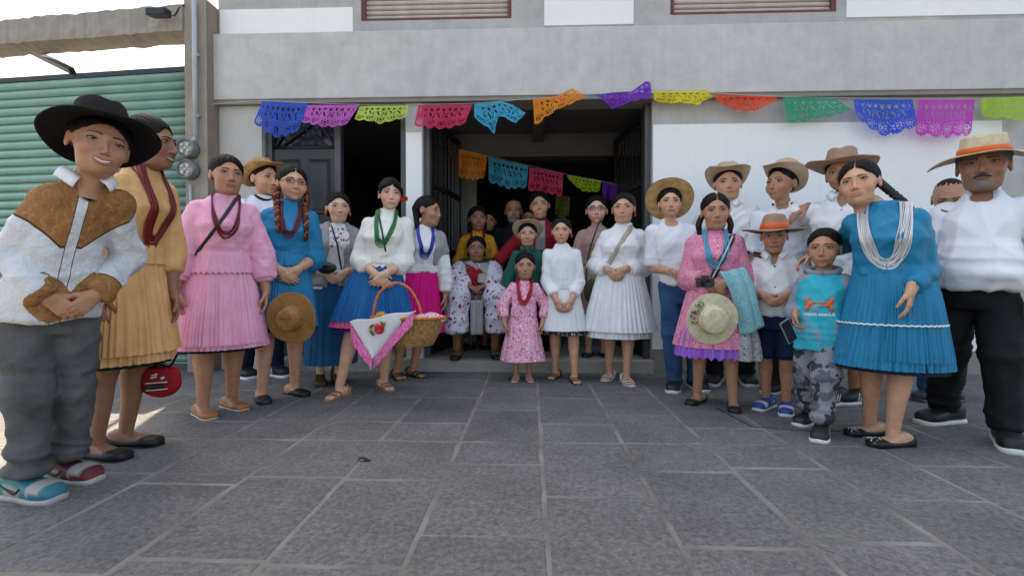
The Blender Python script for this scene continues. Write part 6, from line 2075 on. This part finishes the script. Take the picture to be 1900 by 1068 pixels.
strap(g, g.top, sh_ + (0, 0, .0), lp, .009, M_stripe, e, .0135, name='strap_stripe', thick=.002)
close(g, e)
yh = g.base[1] - .28
h0 = empty('straw_hat', tuple(at(1321, 592, yh))); tag(h0, 'cream straw hat with dark beaded trim held before the pink floral dress', 'hat')
hat(XH, h0, M_coilp, .148, .075, .01, .005, rc=(.082, .085), z=0, y=0, dent=0, name='brim_and_crown', rb2=.150, taper=.86, tilt=.10)
tr_ = MB(); rs_ = np.random.RandomState(9)
for k in range(46):
    a = math.radians(rs_.uniform(120, 195)); r = rs_.uniform(.090, .130)
    c = np.array((r * math.cos(a), -.012 - .004 * rs_.rand(), r * math.sin(a)))
    V, fc = tube([c + (0, 0, .005), c, c - (0, 0, .005)], [.001, .0048, .001], 6); tr_.add(V, fc, [(.02, .012, .01), (.20, .10, .08), (.35, .25, .2)][k % 3])
tr_.build('beaded_trim', M_bead, h0, usecol=True)
sw_ = empty('folded_shawl', tuple(at(1378, 560, g.base[1] - .16))); tag(sw_, 'folded pale turquoise shawl with grey fringe hanging over an arm', 'shawl')
so_ = np.array(sw_.location)
C_tq = printed('turquoise_weave', lin(125, 185, 190), [(lin(95, 160, 170), 1.0), (lin(165, 210, 212), 1.6)], 70, size=.33)
def hang(cols, y0, nm, mat, amp=.01):
    rows_ = []
    for t in np.linspace(0, 1, 24):
        a = np.array([np.interp(t, np.linspace(0, 1, len(cols)), [c[k] for c in cols]) for k in range(4)])
        L_, R_ = at(a[0], a[1], y0) - so_, at(a[2], a[3], y0) - so_
        rows_.append([L_ + (R_ - L_) * u + np.array((0, amp * math.sin(u * 11 + t) - .03 * math.sin(math.pi * u) + (.05 * (1 - t) ** 4), 0)) for u in np.linspace(0, 1, 18)])
    V, fc = loft(rows_, closed=False); o_ = obj(nm, new_mesh(nm, V, fc, True), mat, sw_); o_.modifiers.new('t', 'SOLIDIFY').thickness = .02
hang([(1340, 506, 1384, 498), (1355, 540, 1394, 532), (1366, 580, 1402, 572), (1376, 622, 1412, 604)], g.base[1] - .20, 'cloth', C_tq)
hang([(1362, 600, 1398, 598), (1364, 640, 1404, 640), (1366, 668, 1408, 668)], g.base[1] - .17, 'fringe', printed('grey_lace_print', (.36, .36, .37), [((.05, .05, .06), 1.0), ((.6, .6, .6), 1.7)], 60), .02)

# ---- 22 man in tan hat
g = setup([(1326, 712), (1385, 712)], (1350, 309), 'm', turn=0, chin=368, bw=1.05, footyaw=(-10, 10))
e = begin(g, 'man in tan hat and white shirt behind the pink floral dress')
pose_down(g)
basic_top(g, e, C_white, (.95, .040, .041, .03), 221, hem=.5, neck=.853, name='shirt', wr=.011, scoop=VEE)
collar(g, e, C_white)
placket(g, e, C_white)
pants(g, C_black, e, 222, 1.0, h=.014)
X = finish(g, e, dict(fw=1.08, jw=1.15, fat=.6, smile=.2, eye=.7), SK['tan'], hy=6, style='short', legs=False, handh=.007)
hat(X, e, M_felt, .155, .105, .055, .012, tilt=math.radians(-22), z=.050, dent=.02)
shoes(g, 'sneaker', e, None, None, (.012, .012, .014), (.5, .5, .5), extra=dict(nolace=1), sc=1.1)
close(g, e)

# ---- 23 youth in tan hat turned left
g = setup([(1440, 728), (1490, 728)], (1452, 306), 'm', turn=-8, chin=371, bw=.9, shw=.9, footyaw=(-14, 6))
e = begin(g, 'youth in tan cowboy hat and white dark-trimmed t-shirt glancing left')
pose_down(g)
basic_top(g, e, C_tee, (.95, .039, .040, .03), 231, hem=.5, neck=.853, name='t_shirt', wr=.011)
neckband(g, e, C_navy, .006, w=1.05, drop=.045)
for i in (0, 1):
    S, E = g.sh[i], g.el[i]; d = unit(E - S); C_ = S + (E - S) * .93
    V, fc = tube([C_ - d * .006, C_ + d * .006], [.0435 * g.H, .0435 * g.H], 18); MB().add(V, fc).build('sleeve_trim', C_navy, e)
pants(g, C_black, e, 232, 1.0, h=.014)
X = finish(g, e, dict(jw=1.0, nose=1.05, lip=(.9, .6, .6)), SK['mid'], hy=-24, hp=-4, style='short', legs=False, near=True, handh=.007)
hat(X, e, M_felt, .134, .115, .06, .01, tilt=math.radians(-30), z=.050, dent=.02, roll=-.05)
shoes(g, 'sneaker', e, None, None, (.012, .012, .014), (.5, .48, .45), extra=dict(nolace=1), sc=1.1)
close(g, e)

# ---- 24 boy with orange hat band
g = setup([(1421, 758), (1458, 766)], (1437, 404), 'c', turn=0, chin=463, bw=.95, shw=.9, footyaw=(-24, -4))
e = begin(g, 'boy in white shirt and denim shorts wearing brown hat with orange band')
H = g.H
pose_clasp(g, .59, .055, sep=.045, sx=.0)
basic_top(g, e, C_white, (.98, .039, .042, .03), 241, hem=.50, neck=.812, name='shirt', wr=.009, h=.0095, scoop=VEE)
collar(g, e, C_white, 1.1)
placket(g, e, C_white, .52)
pants(g, C_jeansd, e, 242, .86, zt=.53, short=.285, h=.010, name='shorts')
X = finish(g, e, dict(fw=1.04, fat=.3), SK['mid'], hp=6, style='short', near=True)
hat(X, e, M_feltb, .200, .115, .02, .0, tilt=math.radians(-4), z=.044, dent=0, band=M_orange, bandh=.045, taper=.72, rb2=.20, droop=.012)
def paint24(V, s, col):
    y = -V[:, 1]; col[:] = (.015, .05, .26)
    w = ((y > .10) & (V[:, 2] > .036) & (y < .142)) | ((y < .055) & (y > -.035) & (V[:, 2] < .058)); col[w] = (.55, .57, .62)
    return col
shoes(g, 'sneaker', e, None, None, sole=(.6, .6, .62), extra=dict(paint=paint24, mark='tick', mc=(.015, .05, .26), lace=(.02, .06, .28)), sc=1.1)
close(g, e)

# ---- 26 man in brown hat
g = setup([(1540, 752), (1584, 748)], (1566, 284), 'm', turn=-4, chin=352, bw=1.02, footyaw=(-30, -42))
e = begin(g, 'man in brown hat and white shirt mostly hidden by the turquoise dress')
pose_down(g)
w0 = g.loc(at(1493, 385, g.base[1] + .10)) 
set_arms(g, w0, g.wr[1], [(-.5, .5, -.6), None]); g.hd[0] = ((-.55, -.45, -.4), (.0, .2, -1)); g.curl[0] = (.5, .4, .3)
basic_top(g, e, C_white, (1.9, .041, .040, .032), 261, hem=.5, neck=.853, name='shirt', wr=.011, scoop=VEE)
collar(g, e, C_white)
placket(g, e, C_white)
pants(g, C_black, e, 262, 1.1, short=.30, h=.014, name='shorts')
X = finish(g, e, dict(jw=1.1, nose=1.1, stubble=1), SK['mid'], hy=-4, hr=-6, style='short', near=True)
hat(X, e, M_feltb, .185, .12, .03, .0, tilt=math.radians(-6), z=.048, dent=.02, band=plain('brown_weave', lin(130, 95, 75), .7, .3, 60), bandh=.03, roll=-.12, rb2=.185)
shoes(g, 'sneaker', e, None, None, (.010, .010, .012), (.6, .6, .6), extra=dict(mark='stripes', mc=(.65, .65, .65), lace=(.03, .03, .03)), sc=1.12)
close(g, e)

# ---- 25 boy in turquoise hoodie
g = setup([(1499, 786), (1522, 812)], (1530, 422), 'c', turn=-2, chin=493, bw=.98, footyaw=(-20, -6), hip=(.0, 0))
e = begin(g, 'small boy in turquoise hoodie with orange logo and camouflage trousers')
H = g.H
pose_down(g, .47, .125, -.05)
w0 = g.loc(at(1476, 582, g.base[1] - .02)); set_arms(g, w0, g.wr[1], [(-.15, 1, 0), (.2, 1, 0)])
g.hd[0] = ((-.05, -.30, -.95), (1, -.2, 0)); g.curl[0] = (.8, .7, .4)
C_hood = cloth('turquoise_jersey', lin(10, 175, 195), .8)
C_hgrey = cloth('grey_marl', (.26, .28, .33), .85)
def hoodie_paint(V, N):
    d = torso_fn(g, .014, .30 * H, g.neck[2] + .03)(V)
    m = np.clip((d - .004) / .006, 0, 1)[:, None]
    return np.array(lin(10, 170, 190)) * (1 - m) + np.array((.26, .28, .33)) * m
basic_top(g, e, M_colcloth, (1.9, .042, .042, .033), 251, hem=.405, neck=.808, name='hoodie', wr=.006, h=.0078, off=.014, paint=hoodie_paint, k=.012)
ftop = g.top
nk_ = g.neck
V, fc = tube([(nk_[0] + .075 * H / 1.1 * math.sin(t), nk_[1] + .01 - .062 * H / 1.1 * math.cos(t), nk_[2] + .004 - .016 * math.cos(t)) for t in np.linspace(0, 2 * math.pi, 25)], .0145, 8, .8); MB().add(V, fc).build('hood', C_hgrey, e)
def camo():
    m, N, L, b = nt('camouflage')
    co = coords(N, L)
    r1 = ramp(N, L, noise(N, L, co, 16, 2, .4), [(.44, (0, 0, 0)), (.47, (1, 1, 1))])
    mp = N.new('ShaderNodeMapping'); mp.inputs['Location'].default_value = (4, 7, 2); L.new(co, mp.inputs[0])
    r2 = ramp(N, L, noise(N, L, mp.outputs[0], 18, 2, .4), [(.53, (0, 0, 0)), (.56, (1, 1, 1))])
    c = mixc(N, L, r1, (.10, .11, .135), (.22, .235, .265)); c = mixc(N, L, r2, c, (.030, .033, .042))
    L.new(c, b.inputs['Base Color']); b.inputs['Roughness'].default_value = .85
    bump(N, L, b, noise(N, L, co, 24, 4), .6, .015); return m
pants(g, camo(), e, 253, 1.18, zt=.52, cuff=.075, wr=.009, h=.0095)
X = finish(g, e, dict(fw=1.04, cheek=1.05, nose=.9, brow=1.1), SK['mid'], hy=-6, style='short', legs=False, near=True)
# chest emblem of two crossed arcs and a line of white lettering
def onchest(P, off=.004):
    R, h_ = march(ftop, P, (0, 1, 0), .8, off); return R
zc = .635 * H; cxh = axis_at(g, np.array([zc]))[0][0]
lg = MB(); kk = H / 1.1
for sgn in (1, -1):
    t = np.linspace(-1, 1, 25)
    x = .058 * kk * np.sin(t * 1.45) / math.sin(1.45) ; z = sgn * (-.010 + .044 * np.abs(t) ** 2.6) * kk
    P = np.stack([cxh + x, np.zeros(25), zc + z], -1); P[:, 1] = axis_at(g, P[:, 2])[1]
    V, fc = tube(onchest(P), (.0035 + .0105 * np.abs(t) ** 1.5) * kk, 6, .18); lg.add(V, fc)
lg.build('chest_emblem', M_orange, e)
fc_ = bpy.data.curves.new('lettering', 'FONT'); fc_.body = 'UNDER ARMOUR'; fc_.size = .0185 * kk; fc_.align_x = 'CENTER'; fc_.offset = .0006
fo_ = bpy.data.objects.new('lettering_src', fc_); COL.objects.link(fo_)
bpy.context.view_layer.update()
tm = fo_.to_mesh()
TV = np.array([v.co[:] for v in tm.vertices]); TF = [list(p.vertices) for p in tm.polygons]
fo_.to_mesh_clear(); bpy.data.objects.remove(fo_)
P = np.stack([cxh + TV[:, 0], np.zeros(len(TV)), zc - .062 * kk + TV[:, 1]], -1); P[:, 1] = axis_at(g, P[:, 2])[1]
P = onchest(P, .006)
me = bpy.data.meshes.new('lettering'); me.from_pydata([tuple(p) for p in P], [], TF); me.update()
obj('lettering', me, plain('white_print', (.75, .75, .75), .6, .02), e)
shoes(g, 'sneaker', e, None, None, (.014, .014, .018), (.6, .6, .6), extra=dict(mark='tick', mc=(.5, .5, .5), lace=(.4, .4, .4)), sc=1.25)
close(g, e)
ph = empty('mobile_phone', tuple(at(1463, 614, g.base[1] - .09)), .3); tag(ph, 'dark phone with silver edge in the hand of the small hoodie boy', 'phone')
for nm, r, y0, y1, m_ in (('case', .0, -.004, .004, plain('silver_edge', (.5, .5, .52), .3, .05, metal=.8)), ('screen', .003, -.0055, -.004, M_glass)):
    o_ = MB().box(-.03 + r, .03 - r, y0, y1, -.06 + r, .06 - r).build(nm, m_, ph, smooth=False); o_.rotation_euler = (0, -.5, 0)

# ---- 27 woman in turquoise dress
g = setup([(1612, 808), (1655, 828)], (1600, 294), 'f', turn=-6, dy=.02, chin=376, bw=1.08, bd=1.05, shw=1.02, footyaw=(-42, -46), hip=(.07, 0), nk=(.085, .0))
e = begin(g, 'woman in turquoise pleated dress with many white bead strands, arm round boy')
H = g.H
pose_down(g, .46, .16, -.03)
w0 = g.loc(at(1503, 474, g.base[1] + .42)); w1 = g.loc(at(1690, 538, g.base[1] - .20))
set_arms(g, w0, w1, [(.25, 1, -.1), (.25, 1, 0)])
g.hd[0] = ((-.55, -.55, -.45), (.2, -.3, -.8)); g.curl = [(.4, .4, .3), (.3, .35, .3)]
basic_top(g, e, C_blue2, (1.88, .041, .043, .032), 271, hem=.58, neck=.853, h=.0095, wr=.006)
skirt('bodice_pleats', g, .665 * H, .585 * H, (.105 * H, .088 * H), (.114 * H, .092 * H), C_blue2, e, 70, .018, 3, 1, .015, rows=6)
skirt('skirt', g, .60 * H, .305 * H, (.112 * H, .090 * H), (.172 * H, .145 * H), C_blue2, e, 80, .04, 5, .8, .05)
skirt('underskirt', g, .38 * H, .275 * H, (.158 * H, .13 * H), (.174 * H, .147 * H), C_blue2, e, 60, .04, 6, .8, .04, rows=6)
skirt('petticoat', g, .36 * H, .262 * H, (.150 * H, .12 * H), (.168 * H, .14 * H), C_navy, e, 40, .03, 7, .8, .04, rows=6)
# white zigzag braid stitched round the skirt
n_ = 200; a_ = np.linspace(0, 2 * math.pi, n_)
c0 = axis_at(g, np.array([.60 * H])); v_ = .60
ra, rb_ = .112 * H + (.060 * H) * v_ ** .8, .090 * H + .055 * H * v_ ** .8
kc = 1 - .25 * v_
P = np.stack([c0[0][0] * kc + (ra * 1.045) * np.cos(a_), (c0[1][0] + .004 * H) * (1 - .2 * v_) + (rb_ * 1.06) * np.sin(a_), .60 * H - (.295 * H) * v_ + .004 * np.abs(((np.arange(n_) / 2) % 2) - 1)], -1)
V, fc = tube(P, .0042, 5); MB().add(V, fc).build('braid_trim', C_white, e)
X = finish(g, e, dict(fw=1.05, fat=.45, smile=.15, open=.003, eye=.75, browz=-.001, brow=1.15), SK['tan'], hy=-4, hp=-2, hr=-8, style='part', near=True, legfat=1.08)
p = [X(np.array([[.06, .05, .01]]))[0], X(np.array([[.095, .05, -.05]]))[0], g.neck + (.085, .03, .0), g.neck + (.11, .06, -.06)]
braid(lambda V: V, p, e, .018)
necklace(g, g.top, e, (.62, .62, .62), 16, .30, .085, .0031, spread=.055)
shoes(g, 'flat', e, g.mb, SK['tan'], (.008, .008, .010), (.012, .012, .012), sc=1.08)
sq = MB(); rs_ = np.random.RandomState(3)
for i in (0, 1):
    a = math.radians(g.fy[i]); fw_ = np.array((math.sin(a), -math.cos(a), 0)); sd_ = np.array((math.cos(a), math.sin(a), 0))
    for k in range(34):
        u_, v_ = rs_.uniform(.055, .125), rs_.uniform(-1, 1)
        c = g.feet[i] + fw_ * u_ + sd_ * v_ * .036 + np.array((0, 0, .045 - .018 * v_ * v_))
        V, fc = tube([c + (0, 0, .003), c, c - (0, 0, .003)], [.0005, .0026, .0005], 6); sq.add(V, fc, (.6, .6, .62))
tag(sq.build('sequins', M_bead, e, usecol=True), kind='stuff')
close(g, e)

# ---- 28 bald man behind
g = setup([(1722, 742), (1768, 740)], (1762, 327), 'm', turn=0, chin=396, bw=1.0, footyaw=(-20, 0))
e = begin(g, 'man with cropped hair and navy shirt almost hidden behind the white t-shirt')
pose_down(g, .46, .125)
basic_top(g, e, C_navy, (.95, .045, .046, .03), 281, hem=.5, neck=.853, name='shirt', h=.014)
pants(g, C_jeans, e, 282, 1.0, h=.014)
X = finish(g, e, dict(), SK['mid'], hp=22, style='shaved', legs=False, handh=.007)
shoes(g, 'sneaker', e, None, None, (.02, .025, .03), (.05, .05, .05), extra=dict(nolace=1), sc=1.1)
close(g, e)

# ---- 29 big man in white t-shirt
g = setup([(1748, 785), (1868, 828)], (1826, 258), 'm', turn=4, chin=347, bw=.88, bd=1.10, belly=.085, shw=.90, footyaw=(-38, 4), hip=(0, 0))
e = begin(g, 'stout man with grey goatee in white t-shirt and pale hat with orange band')
H = g.H
pose_down(g, .475, .168, -.02)
basic_top(g, e, C_tee, (.90, .038, .042, .03), 291, hem=.50, neck=.853, name='t_shirt', h=.0095, wr=.013, freq=22, off=.016, flare=.012)

pants(g, C_black, e, 292, 1.12, wr=.010, h=.011, zt=.56, cuff=.05)
gray = (.16, .155, .15)
X = finish(g, e, dict(fw=1.08, jw=1.15, fat=.7, nose=1.25, eye=.65, brow=1.3, moustache=(.014, .012, .011), beard=(.20, .19, .18), browz=-.002), SK['dark'], hy=-6, style='short', legs=False, near=True, hairmat=M_hairg, armfat=1.15)
hat(X, e, M_strawp, .168, .090, -.05, .0, tilt=math.radians(7), z=.060, dent=.012, band=M_orange, bandh=.026, rb2=.172, taper=.86)
shoes(g, 'sneaker', e, None, None, (.010, .010, .011), (.62, .62, .6), extra=dict(nolace=1), sc=1.18)
close(g, e)
